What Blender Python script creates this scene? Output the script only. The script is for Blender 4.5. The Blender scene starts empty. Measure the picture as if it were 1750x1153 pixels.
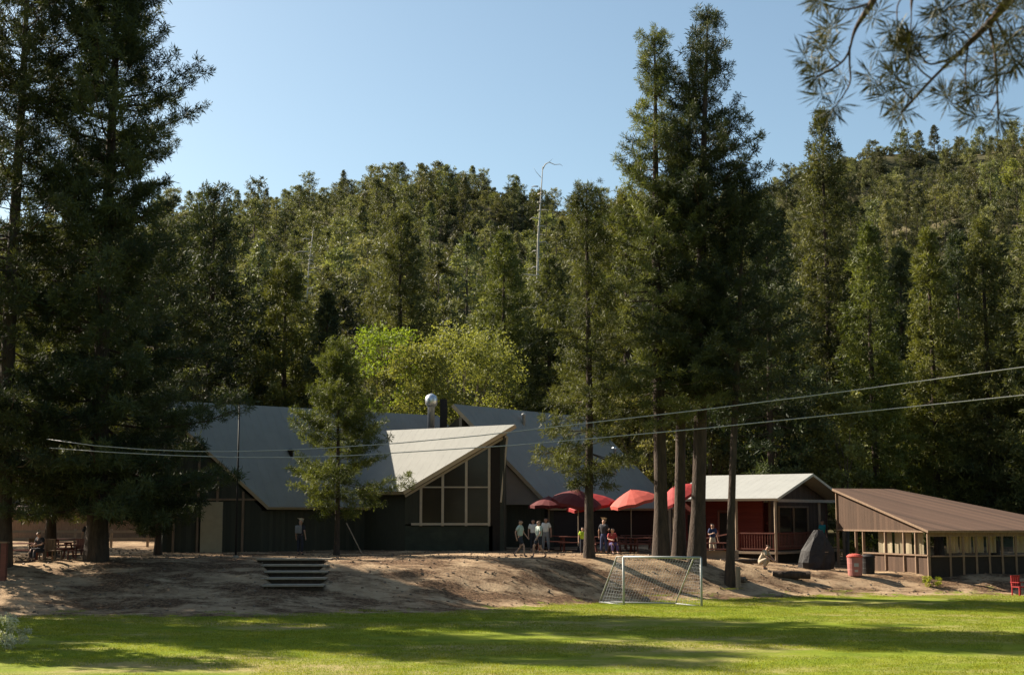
import bpy, math, random
import numpy as np
from mathutils import Vector, Matrix
S = bpy.context.scene
COL = S.collection
R = math.radians
# ------------------------------------------------------------------ camera
F = 2404.0; EYE = 3.7; PITCH = math.atan2(880 - 576.5, F)
cam_d = bpy.data.cameras.new('camera'); cam = bpy.data.objects.new('camera', cam_d); COL.objects.link(cam)
cam.location = (0, 0, EYE); cam.rotation_euler = (math.pi / 2 + PITCH, 0, 0)
cam_d.sensor_width = 36; cam_d.lens = 36 * F / 1750
cam_d.clip_start = 0.1; cam_d.clip_end = 5000
cam_d.dof.use_dof = True; cam_d.dof.focus_distance = 75; cam_d.dof.aperture_fstop = 4.5
S.camera = cam
# ------------------------------------------------------------------ light
SUN_EL, SUN_BACK = R(35), R(30)       # sun stands left of the view and a little behind the lodge
w = bpy.data.worlds.new('World'); S.world = w; w.use_nodes = True
nt = w.node_tree; nt.nodes.clear()
sky = nt.nodes.new('ShaderNodeTexSky'); sky.sky_type = 'NISHITA'; sky.sun_disc = False
sky.sun_elevation = SUN_EL; sky.altitude = 1600; sky.air_density = 1.0; sky.dust_density = 5.0; sky.ozone_density = 0.6
sun_dir = Vector((-math.cos(SUN_EL) * math.cos(SUN_BACK), math.cos(SUN_EL) * math.sin(SUN_BACK), math.sin(SUN_EL)))
sky.sun_rotation = math.atan2(sun_dir.x, sun_dir.y)
bg = nt.nodes.new('ShaderNodeBackground'); bg.inputs['Strength'].default_value = 0.068
wo = nt.nodes.new('ShaderNodeOutputWorld')
tn = nt.nodes.new('ShaderNodeMixRGB'); tn.blend_type = 'MULTIPLY'; tn.inputs[0].default_value = 1; tn.inputs[2].default_value = (0.98, 1.05, 0.95, 1)
nt.links.new(sky.outputs[0], tn.inputs[1]); nt.links.new(tn.outputs[0], bg.inputs['Color']); nt.links.new(bg.outputs[0], wo.inputs['Surface'])
sl = bpy.data.lights.new('sun', 'SUN'); sl.energy = 5.0; sl.angle = R(0.55); sl.color = (1.0, 0.90, 0.74)
so = bpy.data.objects.new('sun', sl); COL.objects.link(so)
so.rotation_euler = sun_dir.to_track_quat('Z', 'Y').to_euler(); so.location = (-60, 20, 60)
vs = S.view_settings; vs.view_transform = 'Standard'; vs.look = 'None'; vs.gamma = 1.0; vs.exposure = 1.38
S.cycles.max_bounces = 5; S.cycles.transparent_max_bounces = 8

def at(px, py, D):
    u = (px - 875) / F; v = (576.5 - py) / F
    d = Vector((u, math.cos(PITCH) - v * math.sin(PITCH), math.sin(PITCH) + v * math.cos(PITCH)))
    k = D / d.y
    return Vector((d.x * k, D, EYE + d.z * k))
# ------------------------------------------------------------------ helpers
def tag(o, label=None, cat=None, group=None, kind=None):
    if label: o['label'] = label
    if cat: o['category'] = cat
    if group: o['group'] = group
    if kind: o['kind'] = kind
    return o
def empty(name, loc, rz=0, label=None, cat=None, group=None):
    o = bpy.data.objects.new(name, None); COL.objects.link(o); o.location = loc; o.rotation_euler = (0, 0, rz)
    o.empty_display_size = 0.3
    return tag(o, label, cat, group)
def link_mesh(name, me, parent=None):
    o = bpy.data.objects.new(name, me); COL.objects.link(o)
    if parent: o.parent = parent
    return o
def copy_tree(o, parent=None):
    c = o.copy(); COL.objects.link(c); c.parent = parent
    for ch in list(o.children): copy_tree(ch, c)
    return c

class MB:
    def __init__(s): s.v = []; s.f = []; s.m = []; s.smooth = False
    def add(s, vs, fs, mi=0):
        n = len(s.v); s.v += [tuple(v) for v in vs]; s.f += [tuple(i + n for i in f) for f in fs]; s.m += [mi] * len(fs)
        return s
    def box(s, lo, hi, mi=0, mat=None):
        x0, y0, z0 = lo; x1, y1, z1 = hi
        vs = [Vector(p) for p in ((x0,y0,z0),(x1,y0,z0),(x1,y1,z0),(x0,y1,z0),(x0,y0,z1),(x1,y0,z1),(x1,y1,z1),(x0,y1,z1))]
        if mat is not None: vs = [mat @ v for v in vs]
        return s.add(vs, [(0,3,2,1),(4,5,6,7),(0,1,5,4),(1,2,6,5),(2,3,7,6),(3,0,4,7)], mi)
    def bar(s, a, b, wx, wy=None, mi=0, up=(0,0,1)):
        a = Vector(a); b = Vector(b); wy = wy or wx; d = (b - a)
        L = d.length
        if L < 1e-6: return s
        d.normalize(); up = Vector(up)
        if abs(d.dot(up)) > 0.98: up = Vector((0, 1, 0))
        x = d.cross(up).normalized(); y = x.cross(d).normalized()
        vs = []
        for p in (a, b):
            for sx, sy in ((-1,-1),(1,-1),(1,1),(-1,1)): vs.append(p + x * sx * wx / 2 + y * sy * wy / 2)
        return s.add(vs, [(0,1,2,3),(7,6,5,4),(0,4,5,1),(1,5,6,2),(2,6,7,3),(3,7,4,0)], mi)
    def tube(s, pts, rad, n=8, mi=0, cap=True):
        pts = [Vector(p) for p in pts]; rs = rad if hasattr(rad, '__len__') else [rad] * len(pts)
        vs = []; fs = []
        ref = None
        for i, p in enumerate(pts):
            d = (pts[min(i+1, len(pts)-1)] - pts[max(i-1, 0)]).normalized()
            if ref is None: ref = d.orthogonal().normalized()
            x = (ref - d * ref.dot(d)); x = x.normalized() if x.length > 1e-5 else d.orthogonal().normalized()
            ref = x; y = d.cross(x)
            for k in range(n):
                a = 2 * math.pi * k / n; vs.append(p + (x * math.cos(a) + y * math.sin(a)) * rs[i])
        for i in range(len(pts) - 1):
            for k in range(n):
                a = i*n+k; b = i*n+(k+1) % n; fs.append((a, b, b+n, a+n))
        if cap: fs += [tuple(range(n-1, -1, -1)), tuple((len(pts)-1)*n+k for k in range(n))]
        return s.add(vs, fs, mi)
    def slab(s, poly, thick, mi=0, mi_side=None, down=None):
        # polygon extruded by thick against its normal
        P = [Vector(p) for p in poly]
        nrm = Vector((0,0,0))
        for i in range(len(P)): nrm += P[i].cross(P[(i+1) % len(P)])
        nrm.normalize()
        off = (Vector(down) if down is not None else -nrm) * thick
        n = len(P); vs = P + [p + off for p in P]
        s.add(vs, [tuple(range(n))], mi); k = len(s.v) - 2*n
        s.f.append(tuple(k + n + i for i in range(n-1, -1, -1))); s.m.append(mi_side if mi_side is not None else mi)
        for i in range(n):
            j = (i+1) % n; s.f.append((k+i, k+n+i, k+n+j, k+j)); s.m.append(mi_side if mi_side is not None else mi)
        return s
    def lathe(s, prof, c=(0,0,0), n=16, mi=0):
        c = Vector(c); vs = []; fs = []
        for r, z in prof:
            for k in range(n):
                a = 2*math.pi*k/n; vs.append(c + Vector((r*math.cos(a), r*math.sin(a), z)))
        for i in range(len(prof)-1):
            for k in range(n):
                a = i*n+k; b = i*n+(k+1) % n; fs.append((a, b, b+n, a+n))
        fs += [tuple(range(n-1,-1,-1)), tuple((len(prof)-1)*n+k for k in range(n))]
        return s.add(vs, fs, mi)
    def build(s, name, mats, parent=None, smooth=False, bevel=0):
        me = bpy.data.meshes.new(name); me.from_pydata(s.v, [], s.f)
        for m in (mats if isinstance(mats, (list, tuple)) else [mats]): me.materials.append(m)
        me.polygons.foreach_set('material_index', s.m)
        if smooth: me.polygons.foreach_set('use_smooth', [True]*len(s.f))
        me.update()
        o = link_mesh(name, me, parent)
        if bevel:
            b = o.modifiers.new('bevel', 'BEVEL'); b.width = bevel; b.segments = 2; b.limit_method = 'ANGLE'
        return o
# ------------------------------------------------------------------ materials
def mat(name, col, rough=0.8, var=0.25, scale=3.0, bump=0.0, bscale=None, metal=0.0, spec=0.3, stretch=None, col2=None, detail=6):
    m = bpy.data.materials.new(name); m.use_nodes = True; N = m.node_tree; b = N.nodes['Principled BSDF']
    b.inputs['Roughness'].default_value = rough; b.inputs['Metallic'].default_value = metal
    b.inputs['Specular IOR Level'].default_value = spec
    tc = N.nodes.new('ShaderNodeTexCoord'); mp = N.nodes.new('ShaderNodeMapping')
    N.links.new(tc.outputs['Object'], mp.inputs['Vector'])
    if stretch: mp.inputs['Scale'].default_value = stretch
    no = N.nodes.new('ShaderNodeTexNoise'); no.inputs['Scale'].default_value = scale; no.inputs['Detail'].default_value = detail
    no.inputs['Roughness'].default_value = 0.65
    N.links.new(mp.outputs[0], no.inputs['Vector'])
    cr = N.nodes.new('ShaderNodeValToRGB'); cr.color_ramp.elements[0].position = 0.3; cr.color_ramp.elements[1].position = 0.7
    c2 = col2 or tuple(c * (1 + var) for c in col)
    c1 = col if col2 else tuple(c * (1 - var) for c in col)
    cr.color_ramp.elements[0].color = (*c1, 1); cr.color_ramp.elements[1].color = (*c2, 1)
    N.links.new(no.outputs['Fac'], cr.inputs[0]); N.links.new(cr.outputs[0], b.inputs['Base Color'])
    if bump:
        n2 = N.nodes.new('ShaderNodeTexNoise'); n2.inputs['Scale'].default_value = bscale or scale * 4; n2.inputs['Detail'].default_value = 4
        N.links.new(mp.outputs[0], n2.inputs['Vector'])
        bp = N.nodes.new('ShaderNodeBump'); bp.inputs['Strength'].default_value = 1; bp.inputs['Distance'].default_value = bump
        N.links.new(n2.outputs['Fac'], bp.inputs['Height']); N.links.new(bp.outputs[0], b.inputs['Normal'])
    return m

def foliage_mat(name, dark, light, transl=0.3, hue_obj=0.25):
    m = bpy.data.materials.new(name); m.use_nodes = True; N = m.node_tree; b = N.nodes['Principled BSDF']
    b.inputs['Roughness'].default_value = 0.6; b.inputs['Specular IOR Level'].default_value = 0.25
    a = N.nodes.new('ShaderNodeAttribute'); a.attribute_name = 'tint'
    cr = N.nodes.new('ShaderNodeValToRGB')
    cr.color_ramp.elements[0].color = (*dark, 1); cr.color_ramp.elements[1].color = (*light, 1)
    N.links.new(a.outputs['Fac'], cr.inputs[0])
    oi = N.nodes.new('ShaderNodeObjectInfo')
    mr = N.nodes.new('ShaderNodeMapRange'); mr.inputs['To Min'].default_value = 1 - hue_obj; mr.inputs['To Max'].default_value = 1 + hue_obj
    N.links.new(oi.outputs['Random'], mr.inputs['Value'])
    hs = N.nodes.new('ShaderNodeHueSaturation'); N.links.new(cr.outputs[0], hs.inputs['Color']); N.links.new(mr.outputs[0], hs.inputs['Value'])
    mr2 = N.nodes.new('ShaderNodeMapRange'); mr2.inputs['To Min'].default_value = 0.48; mr2.inputs['To Max'].default_value = 0.515
    mu = N.nodes.new('ShaderNodeMath'); mu.operation = 'MULTIPLY'; mu.inputs[1].default_value = 7.31
    fr = N.nodes.new('ShaderNodeMath'); fr.operation = 'FRACT'
    N.links.new(oi.outputs['Random'], mu.inputs[0]); N.links.new(mu.outputs[0], fr.inputs[0]); N.links.new(fr.outputs[0], mr2.inputs['Value'])
    N.links.new(mr2.outputs[0], hs.inputs['Hue'])
    N.links.new(hs.outputs[0], b.inputs['Base Color'])
    tr = N.nodes.new('ShaderNodeBsdfTranslucent')
    tm = N.nodes.new('ShaderNodeMixRGB'); tm.blend_type = 'MULTIPLY'; tm.inputs[0].default_value = 1; tm.inputs[2].default_value = (1.15, 1.15, 0.5, 1)
    N.links.new(hs.outputs[0], tm.inputs[1]); N.links.new(tm.outputs[0], tr.inputs['Color'])
    mx = N.nodes.new('ShaderNodeMixShader'); mx.inputs[0].default_value = transl
    N.links.new(b.outputs[0], mx.inputs[1]); N.links.new(tr.outputs[0], mx.inputs[2])
    N.links.new(mx.outputs[0], N.nodes['Material Output'].inputs['Surface'])
    return m

def boards_mat(name, c1, c2, width=0.2, axis=0, rough=0.8, seam=0.02):
    # vertical boards: brick texture with very tall bricks; u runs along the wall
    m = bpy.data.materials.new(name); m.use_nodes = True; N = m.node_tree; b = N.nodes['Principled BSDF']
    b.inputs['Roughness'].default_value = rough; b.inputs['Specular IOR Level'].default_value = 0.2
    tc = N.nodes.new('ShaderNodeTexCoord'); sx = N.nodes.new('ShaderNodeSeparateXYZ'); N.links.new(tc.outputs['Object'], sx.inputs[0])
    u = N.nodes.new('ShaderNodeMath'); u.operation = 'ADD'
    if axis == 0: N.links.new(sx.outputs[0], u.inputs[0]); N.links.new(sx.outputs[1], u.inputs[1])
    else: N.links.new(sx.outputs[2], u.inputs[0]); u.inputs[1].default_value = 0
    d = N.nodes.new('ShaderNodeMath'); d.operation = 'DIVIDE'; d.inputs[1].default_value = width; N.links.new(u.outputs[0], d.inputs[0])
    fl = N.nodes.new('ShaderNodeMath'); fl.operation = 'FLOOR'; N.links.new(d.outputs[0], fl.inputs[0])
    wn = N.nodes.new('ShaderNodeTexWhiteNoise'); wn.noise_dimensions = '1D'; N.links.new(fl.outputs[0], wn.inputs['W'])
    no = N.nodes.new('ShaderNodeTexNoise'); no.inputs['Scale'].default_value = 4; no.inputs['Detail'].default_value = 5
    mp = N.nodes.new('ShaderNodeMapping'); mp.inputs['Scale'].default_value = (3, 3, 0.5) if axis == 0 else (0.5, 0.5, 3)
    N.links.new(tc.outputs['Object'], mp.inputs[0]); N.links.new(mp.outputs[0], no.inputs['Vector'])
    ad = N.nodes.new('ShaderNodeMath'); ad.operation = 'ADD'; N.links.new(wn.outputs['Value'], ad.inputs[0]); N.links.new(no.outputs['Fac'], ad.inputs[1])
    hf = N.nodes.new('ShaderNodeMath'); hf.operation = 'MULTIPLY'; hf.inputs[1].default_value = 0.5; N.links.new(ad.outputs[0], hf.inputs[0])
    mx = N.nodes.new('ShaderNodeMixRGB'); mx.inputs[1].default_value = (*c1, 1); mx.inputs[2].default_value = (*c2, 1)
    N.links.new(hf.outputs[0], mx.inputs[0]); N.links.new(mx.outputs[0], b.inputs['Base Color'])
    fr = N.nodes.new('ShaderNodeMath'); fr.operation = 'FRACT'; N.links.new(d.outputs[0], fr.inputs[0])
    gt = N.nodes.new('ShaderNodeMath'); gt.operation = 'GREATER_THAN'; gt.inputs[1].default_value = 0.1; N.links.new(fr.outputs[0], gt.inputs[0])
    bp = N.nodes.new('ShaderNodeBump'); bp.inputs['Distance'].default_value = seam; N.links.new(gt.outputs[0], bp.inputs['Height'])
    N.links.new(bp.outputs[0], b.inputs['Normal'])
    return m

M = {}
M['bark'] = mat('pine_bark', (0.03, 0.021, 0.016), 0.9, 0, 2.2, 0.05, 9, stretch=(3, 3, 0.6), col2=(0.09, 0.06, 0.043))
M['bark_far'] = mat('grey_bark', (0.10, 0.075, 0.055), 0.9, 0.3, 3)
M['snag'] = mat('bleached_wood', (0.36, 0.33, 0.28), 0.8, 0.2, 3)
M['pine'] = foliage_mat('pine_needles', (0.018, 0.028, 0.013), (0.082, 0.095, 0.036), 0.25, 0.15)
M['pine_lit'] = foliage_mat('lit_pine_needles', (0.035, 0.044, 0.016), (0.155, 0.16, 0.052), 0.32, 0.15)  # lighter copy of the pine needles, sunlight put into the colour
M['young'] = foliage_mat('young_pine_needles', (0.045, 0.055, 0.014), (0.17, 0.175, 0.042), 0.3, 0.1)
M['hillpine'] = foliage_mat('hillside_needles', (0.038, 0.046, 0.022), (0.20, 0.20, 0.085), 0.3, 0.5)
M['oak'] = foliage_mat('oak_leaves', (0.09, 0.095, 0.03), (0.24, 0.235, 0.075), 0.35, 0.3)
M['spring'] = foliage_mat('spring_leaves', (0.13, 0.17, 0.02), (0.27, 0.31, 0.045), 0.45, 0.1)
M['willow'] = foliage_mat('yellow_green_leaves', (0.125, 0.145, 0.04), (0.27, 0.29, 0.09), 0.42, 0.1)
M['brush'] = foliage_mat('brush_leaves', (0.05, 0.055, 0.025), (0.16, 0.155, 0.07), 0.2, 0.35)
M['grassblade'] = foliage_mat('grass_blades', (0.11, 0.155, 0.010), (0.31, 0.325, 0.035), 0.4, 0.0)
M['tuft'] = foliage_mat('branch_needles', (0.02, 0.024, 0.007), (0.075, 0.075, 0.02), 0.15, 0.0)
M['paleshrub'] = foliage_mat('pale_shrub_leaves', (0.35, 0.35, 0.27), (0.6, 0.6, 0.5), 0.3, 0.0)
M['riser'] = mat('riser_shade', (0.05, 0.035, 0.025), 0.95, 0.4, 5)  # riser fronts coloured dark to paint the shade under each tread
M['roof'] = mat('grey_roofing', (0.25, 0.245, 0.225), 0.75, 0.06, 0.9, 0.01, 14, spec=0.35)
def add_ribs(m, width, depth, dirv):
    N = m.node_tree; b = N.nodes['Principled BSDF']
    tc = N.nodes.new('ShaderNodeTexCoord'); dp = N.nodes.new('ShaderNodeVectorMath'); dp.operation = 'DOT_PRODUCT'
    dp.inputs[1].default_value = dirv; N.links.new(tc.outputs['Object'], dp.inputs[0])
    d = N.nodes.new('ShaderNodeMath'); d.operation = 'DIVIDE'; d.inputs[1].default_value = width; N.links.new(dp.outputs['Value'], d.inputs[0])
    fr = N.nodes.new('ShaderNodeMath'); fr.operation = 'FRACT'; N.links.new(d.outputs[0], fr.inputs[0])
    pg = N.nodes.new('ShaderNodeMath'); pg.operation = 'LESS_THAN'; pg.inputs[1].default_value = 0.14; N.links.new(fr.outputs[0], pg.inputs[0])
    bp = N.nodes.new('ShaderNodeBump'); bp.inputs['Distance'].default_value = depth; N.links.new(pg.outputs[0], bp.inputs['Height'])
    N.links.new(bp.outputs[0], b.inputs['Normal'])
M['fascia'] = mat('cream_trim', (0.48, 0.40, 0.30), 0.6, 0.08, 4)
M['trim'] = mat('tan_window_trim', (0.42, 0.33, 0.24), 0.6, 0.1, 4)
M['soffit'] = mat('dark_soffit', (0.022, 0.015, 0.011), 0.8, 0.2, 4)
M['darkwall'] = boards_mat('dark_green_siding', (0.035, 0.035, 0.027), (0.07, 0.066, 0.048), 0.25)
M['plinth'] = mat('green_plinth', (0.04, 0.044, 0.03), 0.8, 0.25, 2, 0.01)
M['stucco'] = mat('beige_stucco', (0.27, 0.225, 0.19), 0.85, 0.06, 3, 0.004)
M['glass'] = mat('dark_window_glass', (0.030, 0.021, 0.015), 0.1, 0.2, 0.8, spec=0.3)
M['steel'] = mat('galvanised_steel', (0.62, 0.63, 0.66), 0.35, 0.1, 5, metal=0.8)
M['darkmetal'] = mat('dark_metal', (0.025, 0.022, 0.022), 0.6, 0.2, 5, spec=0.15)
M['whitepaint'] = mat('white_paint', (0.36, 0.36, 0.35), 0.5, 0.06, 5)
M['tanpanel'] = mat('tan_panel', (0.36, 0.28, 0.18), 0.7, 0.1, 3)
M['redwall'] = boards_mat('red_siding', (0.11, 0.02, 0.015), (0.17, 0.032, 0.022), 0.18, axis=2)
M['redbrown'] = mat('red_brown_wood', (0.15, 0.05, 0.035), 0.7, 0.2, 3, stretch=(1,1,4))
M['wood'] = mat('weathered_wood', (0.20, 0.13, 0.085), 0.8, 0.3, 3, 0.005, stretch=(4,4,0.7))
M['palewood'] = mat('pale_wood', (0.30, 0.22, 0.155), 0.75, 0.15, 3)
M['brownboards'] = boards_mat('brown_boards', (0.045, 0.027, 0.018), (0.115, 0.068, 0.045), 0.16)
M['brownroof'] = boards_mat('brown_roof', (0.06, 0.038, 0.028), (0.155, 0.092, 0.064), 0.5, seam=0.03)
M['blackroof'] = mat('black_roof_felt', (0.025, 0.025, 0.028), 0.85, 0.3, 2)
for k_, d_ in (('roof_l', (.771, .637, 0)), ('roof_m', (-.82, .57, 0)), ('roof_r', (.613, .79, 0))):
    M[k_] = mat('grey_seamed_roofing', (0.23, 0.225, 0.205), 0.75, 0.10, 0.6, spec=0.35); add_ribs(M[k_], .5, .03, d_)
M['metalroof'] = mat('pale_metal_roof', (0.33, 0.33, 0.315), 0.5, 0.06, 1.2, spec=0.4)
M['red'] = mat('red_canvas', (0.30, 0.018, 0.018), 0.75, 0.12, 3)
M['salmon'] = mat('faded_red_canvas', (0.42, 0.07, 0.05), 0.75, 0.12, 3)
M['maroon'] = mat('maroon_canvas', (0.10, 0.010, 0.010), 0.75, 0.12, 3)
M['tarp'] = mat('black_tarp', (0.03, 0.027, 0.027), 0.75, 0.4, 3, 0.05, 4)
M['concrete'] = mat('pale_concrete', (0.27, 0.22, 0.165), 0.9, 0.15, 2.5, 0.005, 20)
M['rock'] = mat('brown_rock', (0.16, 0.12, 0.09), 0.9, 0.3, 4, 0.02)
M['blackcable'] = mat('grey_cable', (0.33, 0.32, 0.31), 0.5, 0.05, 2)
M['pinkbin'] = mat('faded_red_bin', (0.33, 0.13, 0.11), 0.6, 0.2, 5)
M['net'] = mat('white_net', (0.36, 0.36, 0.38), 0.8, 0.03, 3)
cm = mat('sunlit_ground_tan', (0.75, 0.62, 0.42), 0.9, 0.12, 1.2); M['sunlit_ground'] = cm  # pale tan for the panels that imitate sunlit ground
_N = cm.node_tree; _t = _N.nodes.new('ShaderNodeBsdfTranslucent'); _t.inputs[0].default_value = (0.75, 0.62, 0.42, 1)
_m = _N.nodes.new('ShaderNodeMixShader'); _m.inputs[0].default_value = 0.6
_N.links.new(_N.nodes['Principled BSDF'].outputs[0], _m.inputs[1]); _N.links.new(_t.outputs[0], _m.inputs[2])
_N.links.new(_m.outputs[0], _N.nodes['Material Output'].inputs['Surface'])
# ------------------------------------------------------------------ terrain
STEP_Y0, STEP_DY, STEP_Z0, STEP_DZ = 62.2, 1.15, 1.84, .225
def sm(t): t = np.clip(t, 0, 1); return t*t*(3-2*t)
def hnoise(x, y, s, seed=0):
    x = np.asarray(x, float)/s + seed*7.13; y = np.asarray(y, float)/s + seed*3.71
    return (np.sin(x*1.7+np.sin(y*1.3)*1.2) * np.cos(y*1.9+np.sin(x*0.9)*1.5) + 0.5*np.sin(x*3.9+y*2.3)*np.cos(y*4.3-x*1.7)) / 1.5
def edgeY(X): return np.interp(X, [-200, -10, -3, 3, 10, 20, 40, 200], [52.5, 52.5, 55, 60.2, 63.5, 66.5, 67, 67]) + 0.5*hnoise(X, 0*np.asarray(X), 3.0, 2)
SKX = (np.array([-400, 0, 100, 250, 400, 560, 650, 720, 800, 880, 1000, 1150, 1290, 1400, 1480, 1600, 1750, 2150]) - 875) / F * 360
SKY = np.array([400, 385, 372, 340, 325, 300, 285, 264, 266, 280, 308, 305, 292, 265, 238, 208, 172, 130])
def ground_z(X, Y):
    X = np.asarray(X, float); Y = np.asarray(Y, float)
    E = np.interp(X, [-200, -10, -3, 3, 10, 20, 40, 200], [52.5, 52.5, 55, 60.2, 63.5, 66.5, 67, 67])
    T = np.interp(X, [-200, -10, -3, 3, 10, 20, 200], [62, 62, 63.5, 66, 68.5, 70.5, 70.5])
    P = 1.75 - 0.97*sm((X-6)/12)
    z = P*sm((Y-E)/(T-E)) + 0.25*np.clip((Y-67)/15, 0, 1.2)
    z = z + (0.08*hnoise(X, Y, 2.2) + .05*hnoise(X, Y, .9, 5))*sm((Y-E+1)/4)*(1-.6*sm((Y-T)/3)) + 0.03*hnoise(X, Y, 8, 3)
    H = np.interp(X, SKX, (880-SKY-30)/F*360)
    t = np.clip((Y-97)/(360-97), 0, None)
    g = np.where(t < 1, 0.72*t + 0.28*t*t, 1 - 0.12*(t-1))
    h = H*g*1.0 + np.clip(t, 0, 1)*6*hnoise(X, Y, 38, 1) + np.clip(t*4, 0, 1)*1.5*hnoise(X, Y, 14, 4)
    z = z + np.where(Y > 97, h, 0)
    stp = STEP_Z0 - (STEP_Y0-Y)/STEP_DY*STEP_DZ - .21          # the cutting that holds the garden steps
    k_ = (STEP_Y0-Y)/STEP_DY
    m_ = (X > -10.95+.279*k_) & (X < -8.1+.076*k_) & (Y > 57.4) & (Y < 62.5)
    return np.where(m_, np.minimum(z, stp), z)
def gz(x, y): return float(ground_z(x, y))

def grid_mesh(name, xs, ys_fn, m, ns, attr=None):
    xs = np.asarray(xs); rows = []
    for s in ns: rows.append(np.stack([xs, ys_fn(xs, s), ground_z(xs, ys_fn(xs, s))], 1))
    V = np.concatenate(rows); nx = len(xs); nr = len(ns)
    i = (np.arange(nr-1)[:, None]*nx + np.arange(nx-1)[None]).ravel()
    Fq = np.stack([i, i+1, i+1+nx, i+nx], 1)
    me = bpy.data.meshes.new(name); me.from_pydata(V.tolist(), [], Fq.tolist()); me.materials.append(m)
    me.polygons.foreach_set('use_smooth', [True]*len(Fq))
    a = me.attributes.new('edge', 'FLOAT', 'POINT'); a.data.foreach_set('value', (V[:, 1]-edgeY(V[:, 0])).astype(np.float32))
    me.update(); o = link_mesh(name, me); return o

def ground_mat(name, mode):
    m = bpy.data.materials.new(name); m.use_nodes = True; N = m.node_tree; b = N.nodes['Principled BSDF']; L = N.links.new
    b.inputs['Roughness'].default_value = 0.95; b.inputs['Specular IOR Level'].default_value = 0.068
    tc = N.nodes.new('ShaderNodeTexCoord')
    def noise(s, d=6, r=0.6, st=None):
        n = N.nodes.new('ShaderNodeTexNoise'); n.inputs['Scale'].default_value = s; n.inputs['Detail'].default_value = d; n.inputs['Roughness'].default_value = r
        if st:
            mp = N.nodes.new('ShaderNodeMapping'); mp.inputs['Scale'].default_value = st; L(tc.outputs['Object'], mp.inputs[0]); L(mp.outputs[0], n.inputs['Vector'])
        else: L(tc.outputs['Object'], n.inputs['Vector'])
        return n
    def ramp(src, stops):
        c = N.nodes.new('ShaderNodeValToRGB'); e = c.color_ramp.elements
        e[0].position, e[0].color = stops[0][0], (*stops[0][1], 1); e[1].position, e[1].color = stops[-1][0], (*stops[-1][1], 1)
        for p, col in stops[1:-1]: x = e.new(p); x.color = (*col, 1)
        L(src, c.inputs[0]); return c
    def mix(f, a, c):
        x = N.nodes.new('ShaderNodeMixRGB'); L(a, x.inputs[1]); L(c, x.inputs[2]); L(f, x.inputs[0]); return x
    dirt = ramp(noise(0.9, 8, 0.7).outputs['Fac'], [(0.3, (0.22, 0.145, 0.085)), (0.5, (0.36, 0.25, 0.155)), (0.7, (0.46, 0.34, 0.215))])
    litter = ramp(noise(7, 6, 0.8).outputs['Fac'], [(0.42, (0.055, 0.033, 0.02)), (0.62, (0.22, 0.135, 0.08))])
    litter_shade = ramp(noise(0.42, 7, 0.75, (.7, 1.7, 1)).outputs['Fac'], [(0.45, (0, 0, 0)), (0.56, (1, 1, 1))])  # needle litter, spread wide to paint in the shadow streaks of the bank
    soil = mix(litter_shade.outputs[0], dirt.outputs[0], litter.outputs[0])
    if mode == 'hill':
        hb = ramp(noise(0.05, 6, 0.7).outputs['Fac'], [(0.4, (0.05, 0.05, 0.025)), (0.6, (0.12, 0.10, 0.055))])
        L(hb.outputs[0], b.inputs['Base Color']); return m
    g1 = ramp(noise(0.5, 8, 0.7).outputs['Fac'], [(0.3, (0.09, 0.13, 0.012)), (0.5, (0.16, 0.20, 0.018)), (0.72, (0.25, 0.26, 0.04))])
    dry = ramp(noise(5, 5, 0.8).outputs['Fac'], [(0.4, (0.22, 0.19, 0.06)), (0.6, (0.36, 0.29, 0.14))])
    # dry worn patches of the field
    dm = ramp(noise(0.16, 7, 0.75, (0.5, 1.2, 1)).outputs['Fac'], [(0.48, (0, 0, 0)), (0.62, (1, 1, 1))])
    grass = mix(dm.outputs[0], g1.outputs[0], dry.outputs[0])
    at_ = N.nodes.new('ShaderNodeAttribute'); at_.attribute_name = 'edge'
    n = noise(1.3, 6, 0.7)
    ad = N.nodes.new('ShaderNodeMath'); ad.operation = 'MULTIPLY_ADD'; ad.inputs[1].default_value = 8.0; L(n.outputs['Fac'], ad.inputs[0]); L(at_.outputs['Fac'], ad.inputs[2])
    es = N.nodes.new('ShaderNodeMapRange'); es.inputs['From Min'].default_value = 3.6; es.inputs['From Max'].default_value = 4.5
    L(ad.outputs[0], es.inputs['Value'])
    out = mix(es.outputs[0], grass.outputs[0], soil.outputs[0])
    L(out.outputs[0], b.inputs['Base Color'])
    bn = noise(9, 5, 0.7); bp = N.nodes.new('ShaderNodeBump'); bp.inputs['Distance'].default_value = 0.05; L(bn.outputs['Fac'], bp.inputs['Height']); L(bp.outputs[0], b.inputs['Normal'])
    return m
xs = np.concatenate([np.linspace(-400, -60, 30)[:-1], np.linspace(-60, 60, 400)[:-1], np.linspace(60, 400, 30)])
lerp = lambda a, b, s: a + (b-a)*s
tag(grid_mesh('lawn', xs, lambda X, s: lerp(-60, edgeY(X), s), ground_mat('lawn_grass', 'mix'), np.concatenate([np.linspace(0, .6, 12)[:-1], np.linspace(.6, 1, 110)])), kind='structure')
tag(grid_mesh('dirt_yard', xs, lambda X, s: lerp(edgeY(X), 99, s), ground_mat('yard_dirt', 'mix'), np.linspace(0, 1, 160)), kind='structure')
tag(grid_mesh('forest_hill', np.linspace(-400, 400, 160), lambda X, s: lerp(99, 560, s) + 0*X, ground_mat('hill_soil', 'hill'), np.linspace(0, 1, 140)), kind='structure')
gp = bpy.data.meshes.new('ground_plain'); gp.from_pydata([(-3000,-3000,-6),(3000,-3000,-6),(3000,3000,-6),(-3000,3000,-6)], [], [(0,1,2,3)]); gp.materials.append(bpy.data.materials['hill_soil'])
tag(link_mesh('ground_plain', gp), kind='structure')
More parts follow.
